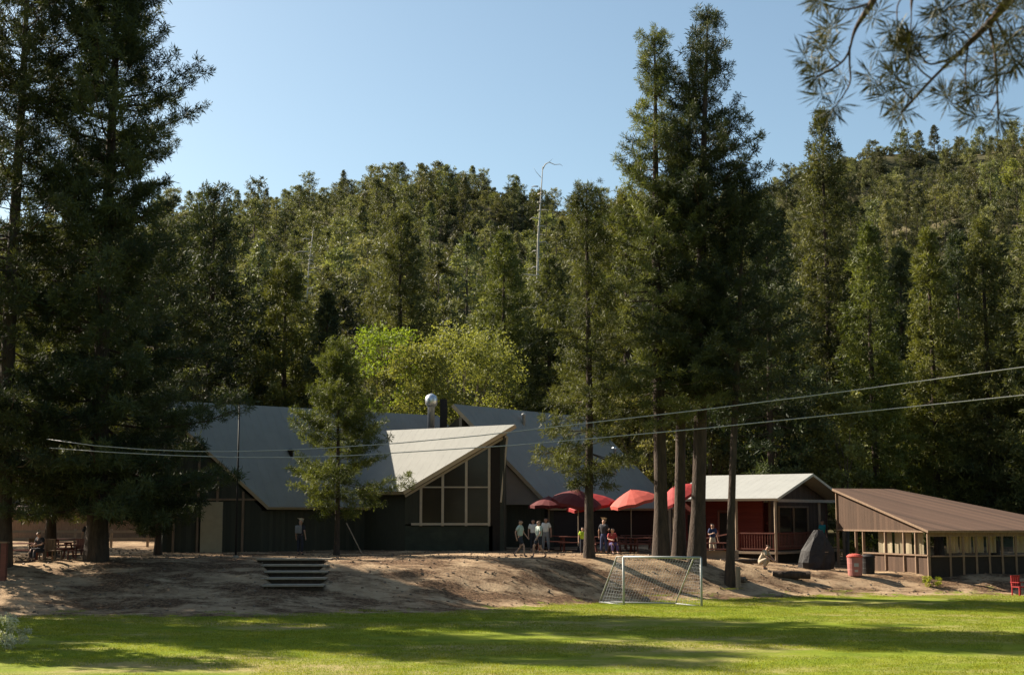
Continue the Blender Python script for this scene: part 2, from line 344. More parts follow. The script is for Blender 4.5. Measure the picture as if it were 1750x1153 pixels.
# ------------------------------------------------------------------ foliage generator
def blades_mesh(name, C, A, Rd, n, wid, mt, rng, tint=None, axis_w=0.4, jit=0.26):
    """C centres (k,3), A axis (k,3), Rd radius (k,): n blades each, one triangle per blade"""
    k = len(C); d = rng.normal(size=(k, n, 3)); d /= np.linalg.norm(d, axis=2, keepdims=True)
    d = d + axis_w*A[:, None, :]; d /= np.linalg.norm(d, axis=2, keepdims=True)
    s = np.cross(d, rng.normal(size=(k, n, 3))); s /= np.linalg.norm(s, axis=2, keepdims=True) + 1e-9
    r = Rd[:, None, None]*rng.uniform(0.65, 1.1, (k, n, 1))
    c = C[:, None, :] + rng.normal(size=(k, n, 3))*Rd[:, None, None]*jit
    b0 = c + d*r*0.6 - s*r*wid; b1 = c + d*r*0.65 + s*r*wid; tip = c + d*r; b2 = c + d*r*0.05
    V = np.stack([b2, b1, tip, b0], 2).reshape(-1, 3)
    nf = k*n
    me = bpy.data.meshes.new(name); me.vertices.add(nf*4); me.vertices.foreach_set('co', V.ravel().astype(np.float32))
    me.loops.add(nf*4); me.loops.foreach_set('vertex_index', np.arange(nf*4, dtype=np.int32))
    me.polygons.add(nf); me.polygons.foreach_set('loop_start', np.arange(0, nf*4, 4, dtype=np.int32))
    t = tint if tint is not None else rng.uniform(0, 1, k)
    tv = np.clip(np.repeat(t, n) + rng.normal(0, .12, nf), 0, 1); tv = np.repeat(tv, 4)
    a = me.attributes.new('tint', 'FLOAT', 'POINT'); a.data.foreach_set('value', tv.astype(np.float32))
    me.materials.append(mt); me.update(); me.validate()
    return me

def conifer(h, rad, crown0, seed, trunk_r, mt, n_blade=14, puff=0.34, whorl=0.5, per=5, shape='pine', lean=(0,0), density=1.0, profile=None, limbs=True, wid=0.2):
    """returns (trunk MB, crown mesh); base at origin. crown0: fraction of height where the crown starts"""
    rng = np.random.default_rng(seed); rd = random.Random(seed)
    tb = MB(); npt = 12; ph = rd.uniform(0, 6)
    def axis(t): return Vector((lean[0]*t + 0.012*h*math.sin(ph+t*5)*t*(1-t), lean[1]*t + 0.01*h*math.cos(ph+t*4)*t*(1-t), h*t))
    pts = [axis(i/npt) for i in range(npt+1)]
    rs = [trunk_r*(1.35 if i == 0 else 1.0)*(1-(i/npt))**0.75 + 0.015 for i in range(npt+1)]
    pts.insert(0, axis(0) - Vector((0,0,0.5))); rs.insert(0, trunk_r*1.6)
    tb.tube(pts, rs, 9)
    C = []; A = []; Q = []; T = []
    z = h*crown0; ang = rd.uniform(0, 6)
    while z < h*0.985:
        t = z/h; tc = (t-crown0)/(1-crown0)
        if profile: prof = profile(tc)
        elif shape == 'pine': prof = (0.35+0.65*sm(tc/0.18))*(1-0.05*tc)*(1-max(0, tc-0.25)/0.75*0.82)
        elif shape == 'cone': prof = (0.75+0.25*sm(tc/0.1))*(1-tc)**0.7 + 0.04
        else: prof = math.sqrt(max(0.02, 1-(2*tc-0.9)**2))
        prof = float(prof)
        nb = max(2, int(round(per*rd.uniform(.75, 1.25)*density)))
        for b in range(nb):
            ang += 2.399 + rd.uniform(-.35, .35)
            L = rad*prof*(rd.choice((rd.uniform(.4, .8), rd.uniform(.7, 1.1), rd.uniform(1.0, 1.4))) if shape == 'pine' else rd.choice((rd.uniform(.55, .85), rd.uniform(.8, 1.15), rd.uniform(.9, 1.2))))
            if shape == 'pine' and rd.random() < .14: continue
            if shape == 'pine' and tc < 0.5 and rd.random() < 0.12: continue
            L = max(L, 0.25)
            el = (0.75*tc - 0.22 + rd.uniform(-.15, .15)) if shape != 'cone' else (0.7*tc**2 - 0.25 + rd.uniform(-.1, .1))
            d0 = Vector((math.cos(ang)*math.cos(el), math.sin(ang)*math.cos(el), math.sin(el)))
            sag = -0.10*L if shape == 'cone' else -0.06*L
            P0 = axis(t)
            def bp(s): return P0 + d0*L*s + Vector((0, 0, sag*math.sin(s*math.pi) + 0.22*L*s*s*(0.5+tc*.6)))
            if limbs and L > 0.6:
                r0 = max(0.012, trunk_r*0.16*(L/rad))
                tb.tube([bp(0), bp(.35), bp(.7), bp(.97)], [r0, r0*.7, r0*.4, r0*.15], 4, cap=False)
            m = max(2, int(L*2.3/puff*0.5*density))
            bt = rd.uniform(.1, .9)
            side = Vector((-math.sin(ang), math.cos(ang), 0))
            for j in range(m):
                s = 1 - (j/m)*0.72 if j else 1.0
                lat = rd.uniform(-1, 1)*(0.32*L*(1-s)+0.10*L)*(0.4 if j == 0 else 1)
                p = bp(s) + side*lat + Vector((0, 0, rd.uniform(-.12, .28)*puff))
                ax = (d0*0.6 + side*(0.5 if lat > 0 else -0.5) + Vector((0,0,.6))).normalized()
                C.append(p); A.append(ax); Q.append(puff*rd.uniform(.7, 1.2)*(0.8 if tc > .9 else 1)); T.append(min(1, max(0, bt+rd.uniform(-.3, .3))))
        z += whorl*rd.uniform(.7, 1.3)*(1 if tc < .8 else .75)
    for i in range(4):
        C.append(axis(1-.008*i)); A.append(Vector((0,0,1))); Q.append(puff*.8); T.append(.5)
    me = blades_mesh('crown', np.array([list(c) for c in C]), np.array([list(a) for a in A]), np.array(Q), n_blade, wid, mt, rng, np.array(T))
    return tb, me

def broadleaf(h, rad, seed, trunk_r, mt, nclump=60, leaves=70, leaf=0.12, crown0=0.25, squash=1.0):
    rng = np.random.default_rng(seed); rd = random.Random(seed)
    tb = MB(); fork = Vector((rd.uniform(-.1,.1)*rad, rd.uniform(-.1,.1)*rad, h*crown0))
    tb.tube([(0,0,-.4), (0,0,0), fork*.5, fork], [trunk_r*1.4, trunk_r*1.15, trunk_r*.9, trunk_r*.8], 8)
    C = []; A = []; Q = []; T = []
    for i in range(nclump):
        a = rd.uniform(0, 2*math.pi); u = rd.random()**0.45; zc = rd.uniform(-1, 1)
        rr = rad*u*math.sqrt(1-zc*zc*0.85)*rd.uniform(.8, 1.12)
        c = Vector((rr*math.cos(a), rr*math.sin(a), h*crown0 + (h*(1-crown0))*(0.5+0.46*zc*squash)))
        if i % 3 == 0:
            mid = fork.lerp(c, .5) + Vector((rd.uniform(-.3,.3), rd.uniform(-.3,.3), .2))
            tb.tube([fork, mid, c], [trunk_r*.4, trunk_r*.22, trunk_r*.06], 5, cap=False)
        cr = rad*rd.uniform(.16, .34); bt = rd.uniform(.1, .9)
        for j in range(leaves):
            d = Vector(rng.normal(size=3)).normalized()*cr*rd.random()**.4; d.z *= .75
            C.append(c+d); A.append(d.normalized()); Q.append(leaf*rd.uniform(.7, 1.3)); T.append(min(1, max(0, bt+rd.uniform(-.2,.2))))
    me = blades_mesh('crown', np.array([list(c) for c in C]), np.array([list(a) for a in A]), np.array(Q), 3, .38, mt, rng, np.array(T), .7, .25)
    return tb, me

def plant(name, x, y, tb, me, label, cat, bark='bark', rz=0, group=None, zoff=0):
    e = empty(name, (x, y, gz(x, y)+zoff), rz, label, cat, group)
    tb.build('trunk', M[bark], e, smooth=True)
    link_mesh('crown', me, e)
    return e
def htop(px, py, D): return at(px, py, D).z
def X_at(px, D): return (px-875)/F*D*1.0 / 1.0

# ------------------------------------------------------------------ hero trees
def hero(px, D, ytop, rad, crown0, seed, tr, label, mt='pine', name='pine_tree', cat='pine tree', lean=(0,0), **k):
    base = at(px, 940, D); x = base.x; z0 = gz(x, D)
    h = at(px, ytop, D).z - z0
    tb, me = conifer(h, rad, crown0, seed, tr, M[mt], lean=lean, **k)
    return plant(name, x, D, tb, me, label, cat)
H1 = dict(n_blade=64, puff=.36, whorl=.5, per=7, density=.95, wid=.06)
H2 = dict(n_blade=60, puff=.32, whorl=.44, per=7, density=.9, wid=.06)
def ragged(seed, lo=.45):
    r_ = random.Random(seed); k = [r_.uniform(lo, 1.15) for _ in range(14)]
    return lambda t: (0.55+0.45*float(sm(t/.12)))*(1-max(0, t-.2)/.8*.78)*np.interp(t*13, range(14), k)
hero(165, 62, -150, 5.0, 0.09, 11, 0.42, 'tall dark pine at left whose right side stands against the sky above the grey roof', profile=lambda t: (.8+.2*float(sm(t/.1)))*(1-.6*t)*(1+.18*math.sin(t*23)), **dict(H1, density=1.2, whorl=.47))
hero(2, 60, -130, 4.3, 0.14, 12, 0.38, 'tall dark pine cut by the left edge of the photo', profile=lambda t: (1-.6*t)*(1+.16*math.sin(t*19)), **H1)
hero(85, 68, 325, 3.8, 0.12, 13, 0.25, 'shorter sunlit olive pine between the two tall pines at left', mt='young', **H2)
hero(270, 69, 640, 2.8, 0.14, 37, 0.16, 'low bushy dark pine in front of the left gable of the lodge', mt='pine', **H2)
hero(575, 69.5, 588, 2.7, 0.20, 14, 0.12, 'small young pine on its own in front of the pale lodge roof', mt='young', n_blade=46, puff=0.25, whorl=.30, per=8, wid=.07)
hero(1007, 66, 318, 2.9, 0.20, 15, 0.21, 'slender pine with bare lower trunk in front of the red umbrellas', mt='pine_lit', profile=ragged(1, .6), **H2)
hero(1130, 67, 55, 3.3, 0.26, 16, 0.33, 'left pine of the tall cluster right of the umbrellas', mt='pine_lit', profile=ragged(2), **H2)
hero(1160, 67.6, 110, 3.2, 0.34, 17, 0.27, 'middle pine of the tall cluster, leaning onto its right neighbour', mt='pine', lean=(0.9, 0), profile=ragged(3), **H2)
hero(1190, 67, 16, 4.0, 0.30, 18, 0.36, 'tallest pine of the cluster right of the umbrellas, its top the highest', mt='pine', lean=(1.0, 0), profile=ragged(4, .55), **H2)
hero(1246, 65.5, 275, 3.0, 0.40, 19, 0.19, 'dark pine with a thin bare trunk in front of the pale metal roofed cabin', lean=(1.2, 1.0), **H2)
HF = dict(shape='cone', n_blade=36, puff=.46, whorl=.6, per=7, wid=.085, name='fir_tree', cat='fir tree')
HP = dict(n_blade=36, puff=.5, whorl=.6, per=7, wid=.085)
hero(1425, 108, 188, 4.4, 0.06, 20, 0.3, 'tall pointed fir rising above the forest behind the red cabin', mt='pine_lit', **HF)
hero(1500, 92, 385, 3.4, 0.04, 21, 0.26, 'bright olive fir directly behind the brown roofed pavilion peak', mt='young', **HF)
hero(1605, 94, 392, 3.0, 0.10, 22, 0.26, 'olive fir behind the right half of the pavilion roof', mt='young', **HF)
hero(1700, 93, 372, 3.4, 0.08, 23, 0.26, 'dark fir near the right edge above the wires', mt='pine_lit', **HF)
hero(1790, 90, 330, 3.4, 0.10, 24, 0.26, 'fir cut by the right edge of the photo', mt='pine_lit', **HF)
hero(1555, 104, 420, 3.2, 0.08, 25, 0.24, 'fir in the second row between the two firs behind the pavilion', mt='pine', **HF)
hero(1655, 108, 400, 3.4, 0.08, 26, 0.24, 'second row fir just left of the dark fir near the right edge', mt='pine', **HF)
hero(1322, 88, 350, 3.6, 0.2, 27, 0.26, 'dark pine behind the left end of the red cabin roof', mt='pine', **HP)
hero(480, 98, 440, 4.2, 0.04, 28, 0.28, 'sunlit olive fir behind the left grey lodge roof', mt='young', **HF)
hero(552, 96, 500, 2.6, 0.03, 29, 0.24, 'dark narrow fir behind the lodge, left of the small young pine', mt='pine', **HF)
hero(350, 97, 330, 5.6, 0.10, 30, 0.34, 'broad dark pine behind the left end of the lodge', mt='pine', **HP)
hero(255, 92, 380, 5.0, 0.10, 31, 0.32, 'dark pine seen through the lower branches of the tallest left pine', mt='pine', **HP)
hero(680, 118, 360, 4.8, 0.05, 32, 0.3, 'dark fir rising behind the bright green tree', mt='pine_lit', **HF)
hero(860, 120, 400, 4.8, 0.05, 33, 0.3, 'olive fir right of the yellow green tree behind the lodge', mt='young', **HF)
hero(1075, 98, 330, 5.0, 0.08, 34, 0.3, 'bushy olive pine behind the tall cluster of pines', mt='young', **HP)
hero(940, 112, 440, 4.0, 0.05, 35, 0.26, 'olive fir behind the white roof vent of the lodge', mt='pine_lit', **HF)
hero(1235, 104, 420, 4.2, 0.06, 36, 0.28, 'shaded pine behind the thin trunk of the cabin pine', mt='pine', **HP)
# pines left of the frame whose shadows cross the field
for i, (x, y, h, r) in enumerate([(-36, 62, 32, 4.2), (-23.5, 44.5, 13, 3.2), (-32, 56.5, 29, 4.2)]):
    tb, me = conifer(h, r, .34, 60+i, .35, M['pine'], n_blade=16, puff=.6, whorl=.6, per=7, wid=.2)
    plant('pine_tree', x, y, tb, me, ('tallest', 'shortest', 'middle sized')[i]+' pine left of the photo whose shadow falls across the lawn', 'pine tree', group='pines left of the field')
for i, (x, y, h, r) in enumerate([(-26, 67, 9, 1.3), (-30, 73, 13, 1.6), (-33, 78, 17, 1.9), (-27.5, 76, 9, 1.5), (-36, 83, 22, 2.2), (-25, 61, 7, 1.3)]):
    tb, me = conifer(h, r, .2, 80+i, .14, M['pine'], n_blade=14, puff=.45, whorl=.45, per=6, wid=.2)
    plant('young_pine', x, y, tb, me, 'slender young pine left of the photo, the %s of the six shading the bank' % ('third shortest', 'third tallest', 'second tallest', 'second shortest', 'tallest', 'shortest')[i], 'pine tree', group='young pines left of the bank')
# broadleaf trees behind the lodge
def leafy(px, D, ytop, rad, seed, label, mt, cat='leafy tree', **k):
    x = at(px, 900, D).x; h = at(px, ytop, D).z - gz(x, D)
    tb, me = broadleaf(h, rad, seed, .16, M[mt], **k)
    return plant('leafy_tree', x, D, tb, me, label, cat, bark='bark_far')
leafy(655, 100, 552, 3.6, 41, 'bright spring green tree behind the young pine and the chimney', 'spring', nclump=70, leaves=60, leaf=.17)
leafy(795, 101, 560, 4.6, 42, 'pale yellow green tree behind the lodge chimney', 'willow', nclump=150, leaves=60, leaf=.17)
leafy(720, 97, 590, 3.2, 45, 'yellowish tree between the bright green tree and the pale one behind the chimney', 'willow', nclump=90, leaves=60, leaf=.17)
leafy(1335, 100, 555, 3.3, 43, 'green leafy tree behind the pale cabin roof', 'oak', nclump=80, leaves=60, leaf=.22)
leafy(1215, 92, 600, 2.9, 44, 'green leafy tree seen between the pine cluster and the thin bare trunk', 'oak', nclump=70, leaves=60, leaf=.2)
leafy(1445, 88, 660, 2.2, 46, 'sunlit leafy tree behind the ridge of the red cabin', 'oak', nclump=60, leaves=60, leaf=.2)
leafy(1100, 93, 640, 2.6, 47, 'leafy tree behind the right end of the grey lodge roof', 'oak', nclump=60, leaves=60, leaf=.2)
# ------------------------------------------------------------------ hillside forest
def joined(tb, me, bark):
    """crown and trunk in one mesh for far trees"""
    n0 = len(me.vertices); vn = len(tb.v); k = len(me.polygons)
    co = np.empty(n0*3, np.float32); me.vertices.foreach_get('co', co)
    tn = np.empty(n0, np.float32); me.attributes['tint'].data.foreach_get('value', tn)
    V = co.reshape(-1, 3).tolist() + tb.v
    fs = np.arange(n0).reshape(-1, 4).tolist() + [tuple(i+n0 for i in f) for f in tb.f]
    m2 = bpy.data.meshes.new('far_tree'); m2.from_pydata(V, [], fs); m2.materials.append(me.materials[0]); m2.materials.append(M[bark])
    m2.polygons.foreach_set('material_index', [0]*k + [1]*len(tb.f))
    a = m2.attributes.new('tint', 'FLOAT', 'POINT'); a.data.foreach_set('value', np.concatenate([tn, np.zeros(vn, np.float32)]))
    m2.update(); return m2
FAR = []
for i, (h, r, c0, shp) in enumerate([(14, 3.6, .06, 'cone'), (12, 3.7, .15, 'pine'), (15, 3.0, .10, 'cone'), (11, 4.0, .2, 'pine'), (13, 3.6, .05, 'round'), (10, 3.6, .2, 'round'), (14, 3.5, .22, 'pine'), (12, 3.3, .3, 'round')]):
    tb, me = conifer(h, r, c0, 200+i, .2, M['hillpine'], n_blade=26, puff=.85, whorl=.95, per=5, shape=shp, limbs=False, wid=.13, density=.8, profile=(lambda rg: (lambda t: rg(t)**.55*(1 if t < .93 else .6)))(ragged(20+i, .5)) if shp == 'pine' else None)
    FAR.append((joined(tb, me, 'bark_far'), h))
OAKS = []
for i, (h, r, mt) in enumerate([(7, 3.2, 'oak'), (6, 2.8, 'oak'), (8, 3.0, 'willow')]):
    tb, me = broadleaf(h, r, 300+i, .15, M[mt], nclump=38, leaves=26, leaf=.34, crown0=.15)
    OAKS.append((joined(tb, me, 'bark_far'), h))
rd = random.Random(5)
cand = []
Y = 101.0
while Y < 385:
    step = 5.0 + (Y-100)*0.010
    half = Y*0.37*1.12 + 8
    X = -half + rd.uniform(0, step)
    while X < half:
        x = X + rd.uniform(-.45, .45)*step; y = Y + rd.uniform(-.45, .45)*step
        X += step*rd.uniform(.85, 1.25)
        clear = float(hnoise(x, y, 30, 9))
        if clear > .1 and rd.random() < .35 and y < 300: continue
        
        oak = rd.random() < (0.30 if clear > .3 else .10) and y < 350
        if y < 118 and rd.random() < .35: oak = True
        s = rd.choice((rd.uniform(.35, .6), rd.uniform(.5, .8), rd.uniform(.75, 1.05)))*(1.0 if y < 200 else (.9 if y < 310 else rd.uniform(.55, .8)))
        px = 875 + F*x/y
        if y < 112 and (600 < px < 870 or 1280 < px < 1400): continue
        if y < 125 and (470 < px < 1000): s *= .7
        if y < 118 and 1000 < px < 1480: s *= .5
        cand.append((x, y, s, oak))
    Y += step*(.85 if Y < 300 else .6)
rest = []; hill_objs = {}
cnt = [0, 0]
vis = []
for c in cand:
    x, y, s, oak = c; px = 875+F*x/y
    onscreen = -60 < px < 1810
    rank = s/y*(1.0 if onscreen else .0)
    if y > 340 and onscreen: rank *= 1.6     # the ridge trees show against the sky
    vis.append((rank, c))
vis.sort(key=lambda t: -t[0])
for rank, (x, y, s, oak) in vis:
    px = 875+F*x/y; k = 1 if oak else 0
    if rank <= 0 or cnt[k] >= (292, 120)[k]:
        rest.append((x, y, s, oak)); continue
    cnt[k] += 1
    ix = rd.randrange(3 if oak else len(FAR)); proto, h = (OAKS if oak else FAR)[ix]
    if oak: kind = ('broad olive oak', 'low olive oak', 'yellowish leafy tree')[ix]
    else: kind = ('small ' if s < .62 else 'tall ' if s > .95 else '') + ('pointed fir', 'ragged pine', 'pointed fir', 'ragged pine', 'round topped pine', 'round topped pine', 'ragged pine', 'round topped pine')[ix]
    depth = 'on the skyline' if y > 340 else 'high on hill' if y > 260 else 'halfway uphill' if y > 180 else 'low on hill'
    land = [n_ for lim, n_ in ((-20, 'left frame edge'), (45, 'bank at far left'), (150, 'left edge pines'), (400, 'big left pine'), (490, 'left grey roof'), (560, 'lodge roof'), (650, 'young pine'), (720, 'bright green tree'), (800, 'chimney'), (880, 'glazed gable'), (960, 'dead tree'), (1060, 'slender pine'), (1290, 'tall pine cluster'), (1380, 'cabin'), (1480, 'tall pointed fir'), (1580, 'pavilion peak'), (1680, 'pavilion eave'), (9999, 'right edge')) if px < lim][0]
    o = link_mesh('hillside_oak' if oak else 'hillside_conifer', proto)
    o.location = (x, y, gz(x, y)-.3); o.rotation_euler = (0, 0, rd.uniform(0, 6.28)); o.scale = (s*rd.uniform(.85, 1.2), s*rd.uniform(.85, 1.2), s)
    hill_objs.setdefault((kind, depth, land), []).append((px, o, oak))
ORD = ['leftmost', 'second', 'third', 'fourth', 'fifth', 'sixth', 'seventh', 'eighth', 'ninth', 'tenth']; NUM = ['', '', 'two', 'three', 'four', 'five', 'six', 'seven', 'eight', 'nine', 'ten']
for (kind, depth, land), L_ in hill_objs.items():
    L_.sort(key=lambda t: t[0])
    for i, (px, o, oak) in enumerate(L_):
        lb = '%s %s above the %s' % (kind, depth, land)
        if len(L_) > 1: lb += ', %s of %s' % (ORD[min(i, 9)] if i == 0 else ORD[min(i, 9)], NUM[min(len(L_), 10)])
        tag(o, lb, 'oak tree' if oak else 'conifer', 'oaks scattered over the forested hill' if oak else 'conifers of the forested hill')
print('hill trees', cnt, 'rest', len(rest))

def instancer(name, pts, protos, kindlabel=None):
    """pts: list of (x,y,z,rot,scale,index)"""
    me = bpy.data.meshes.new(name); me.from_pydata([(p[0], p[1], p[2]) for p in pts], [], [])
    for nm, ix in (('rot', 3), ('scl', 4)):
        a = me.attributes.new(nm, 'FLOAT', 'POINT'); a.data.foreach_set('value', [p[ix] for p in pts])
    a = me.attributes.new('idx', 'INT', 'POINT'); a.data.foreach_set('value', [p[5] for p in pts])
    o = link_mesh(name, me)
    ng = bpy.data.node_groups.new(name, 'GeometryNodeTree')
    ng.interface.new_socket('Geometry', in_out='INPUT', socket_type='NodeSocketGeometry'); ng.interface.new_socket('Geometry', in_out='OUTPUT', socket_type='NodeSocketGeometry')
    gi = ng.nodes.new('NodeGroupInput'); go = ng.nodes.new('NodeGroupOutput'); jn = ng.nodes.new('GeometryNodeJoinGeometry')
    def attr(nm, t='FLOAT'):
        n = ng.nodes.new('GeometryNodeInputNamedAttribute'); n.data_type = t; n.inputs['Name'].default_value = nm; return n.outputs['Attribute']
    rot = attr('rot'); scl = attr('scl'); idx = attr('idx', 'INT')
    cx = ng.nodes.new('ShaderNodeCombineXYZ'); ng.links.new(rot, cx.inputs['Z'])
    for i, pme in enumerate(protos):
        po = bpy.data.objects.new(name + '_source', pme)
        oi = ng.nodes.new('GeometryNodeObjectInfo'); oi.inputs['Object'].default_value = po; oi.inputs['As Instance'].default_value = True
        cp = ng.nodes.new('FunctionNodeCompare'); cp.data_type = 'INT'; cp.operation = 'EQUAL'
        ng.links.new(idx, cp.inputs[2]); cp.inputs[3].default_value = i
        ip = ng.nodes.new('GeometryNodeInstanceOnPoints')
        ng.links.new(gi.outputs[0], ip.inputs['Points']); ng.links.new(cp.outputs[0], ip.inputs['Selection'])
        ng.links.new(oi.outputs['Geometry'], ip.inputs['Instance']); ng.links.new(cx.outputs[0], ip.inputs['Rotation']); ng.links.new(scl, ip.inputs['Scale'])
        ng.links.new(ip.outputs[0], jn.inputs[0])
    ng.links.new(jn.outputs[0], go.inputs[0])
    md = o.modifiers.new('instances', 'NODES'); md.node_group = ng
    return tag(o, kind='stuff')
pr = [p for p, h in FAR] + [p for p, h in OAKS]
o = instancer('distant_forest', [(x, y, gz(x, y)-.3, rd.uniform(0, 6.28), s, (len(FAR)+rd.randrange(3)) if oak else rd.randrange(len(FAR))) for x, y, s, oak in rest], pr)
tag(o, 'mass of smaller trees filling the forested hill between the nearer ones', 'forest')
# brush on the hill
BR = []
for i in range(3):
    tb, me = broadleaf(1.8, 1.5, 330+i, .05, M['brush'], nclump=14, leaves=24, leaf=.26, crown0=.05)
    BR.append(joined(tb, me, 'bark_far'))
bpts = []
for i in range(2600):
    y = rd.uniform(100, 372); half = y*.4+8; x = rd.uniform(-half, half)
    bpts.append((x, y, gz(x, y)-.2, rd.uniform(0, 6.28), rd.uniform(.6, 1.5), rd.randrange(3)))
tag(instancer('hillside_brush', bpts, BR), 'grey green brush covering the hillside between the trees', 'brush')
# pines added to block sky light, behind the camera and right of the view
tb, me = conifer(29, 5.2, .1, 95, .35, M['pine'], n_blade=18, puff=.62, whorl=.55, per=7, wid=.18)
first = None
for i, (x, y, s_, lb) in enumerate([(36, 55, 1.0, 'added sky-blocking pine at right out of view, level with the pavilion'), (38, 44, 1.1, 'added sky-blocking pine out of view beside the far half of the lawn'), (33, 33, .95, 'added sky-blocking pine out of view beside the middle of the lawn'),
        (29, 20, 1.05, 'added sky-blocking pine out of view beside the near half of the lawn'), (18, -10, 1.0, 'added sky-blocking pine behind the camera on the right'), (4, -14, 1.1, 'added sky-blocking pine straight behind the camera'), (-9, -12, .95, 'added sky-blocking pine behind the camera on the left'), (-22, -16, 1.05, 'added sky-blocking pine far left behind the camera')]):
    if first is None: o = first = plant('pine_tree', x, y, tb, me, lb, 'pine tree', group='added pines blocking sky light')
    else: o = copy_tree(first); o['label'] = lb; o.location = (x, y, gz(x, y)); o.rotation_euler.z = i*1.3
    o.scale = (s_, s_, s_)
# bare snags
def snag(px, D, ytop, hvis, label, tr=.22, seed=0):
    p = at(px, ytop, D); x = p.x; z0 = gz(x, D); h = p.z-z0; r_ = random.Random(seed)
    e = empty('dead_tree', (x, D, z0), 0, label, 'dead tree')
    t = MB(); t.tube([(0,0,-.5), (.1,0,h*.3), (.3,0,h*.7), (.8,0,h)], [tr*1.2, tr, tr*.6, .04], 7); t.build('trunk', M['snag'], e, smooth=True)
    for i in range(16):
        b = MB(); z = h*(.4+.55*i/16); s = r_.choice((-1, 1)); L = r_.uniform(.3, 1.1) if i % 4 else r_.uniform(1.3, 2.2)
        ox = .3*(z/h)
        b.tube([(ox,0,z), (ox+s*L*.6, r_.uniform(-.5,.5), z+.1), (ox+s*L, r_.uniform(-.5,.5), z-.3*r_.random())], [.09, .06, .02], 5); b.build('branch', M['snag'], e, smooth=True)
    if hvis:
        b = MB(); b.tube([(.78,0,h-.3), (1.1,.1,h+.3), (1.5,0,h+.5), (2.1,.2,h+.28), (2.7,.1,h+.3), (3.0,0,h+.05)], [.07,.06,.05,.04,.03,.01], 5); b.tube([(1.5,0,h+.5), (1.9,0,h+.9)], [.03,.01], 4); b.tube([(.6,0,h-1.2), (.1,0,h-.6), (-.2,0,h-.1)], [.04,.03,.01], 4); b.build('branch', M['snag'], e, smooth=True)
snag(915, 150, 285, True, 'tall bleached dead tree with bent top rising above the hill behind the lodge', .2, 1)
snag(525, 180, 392, False, 'short pale dead trunk on the slope above the left lodge roof', .11, 2)
snag(1048, 150, 350, False, 'thin dead trunk on the slope left of the tall pine cluster', .2, 3)

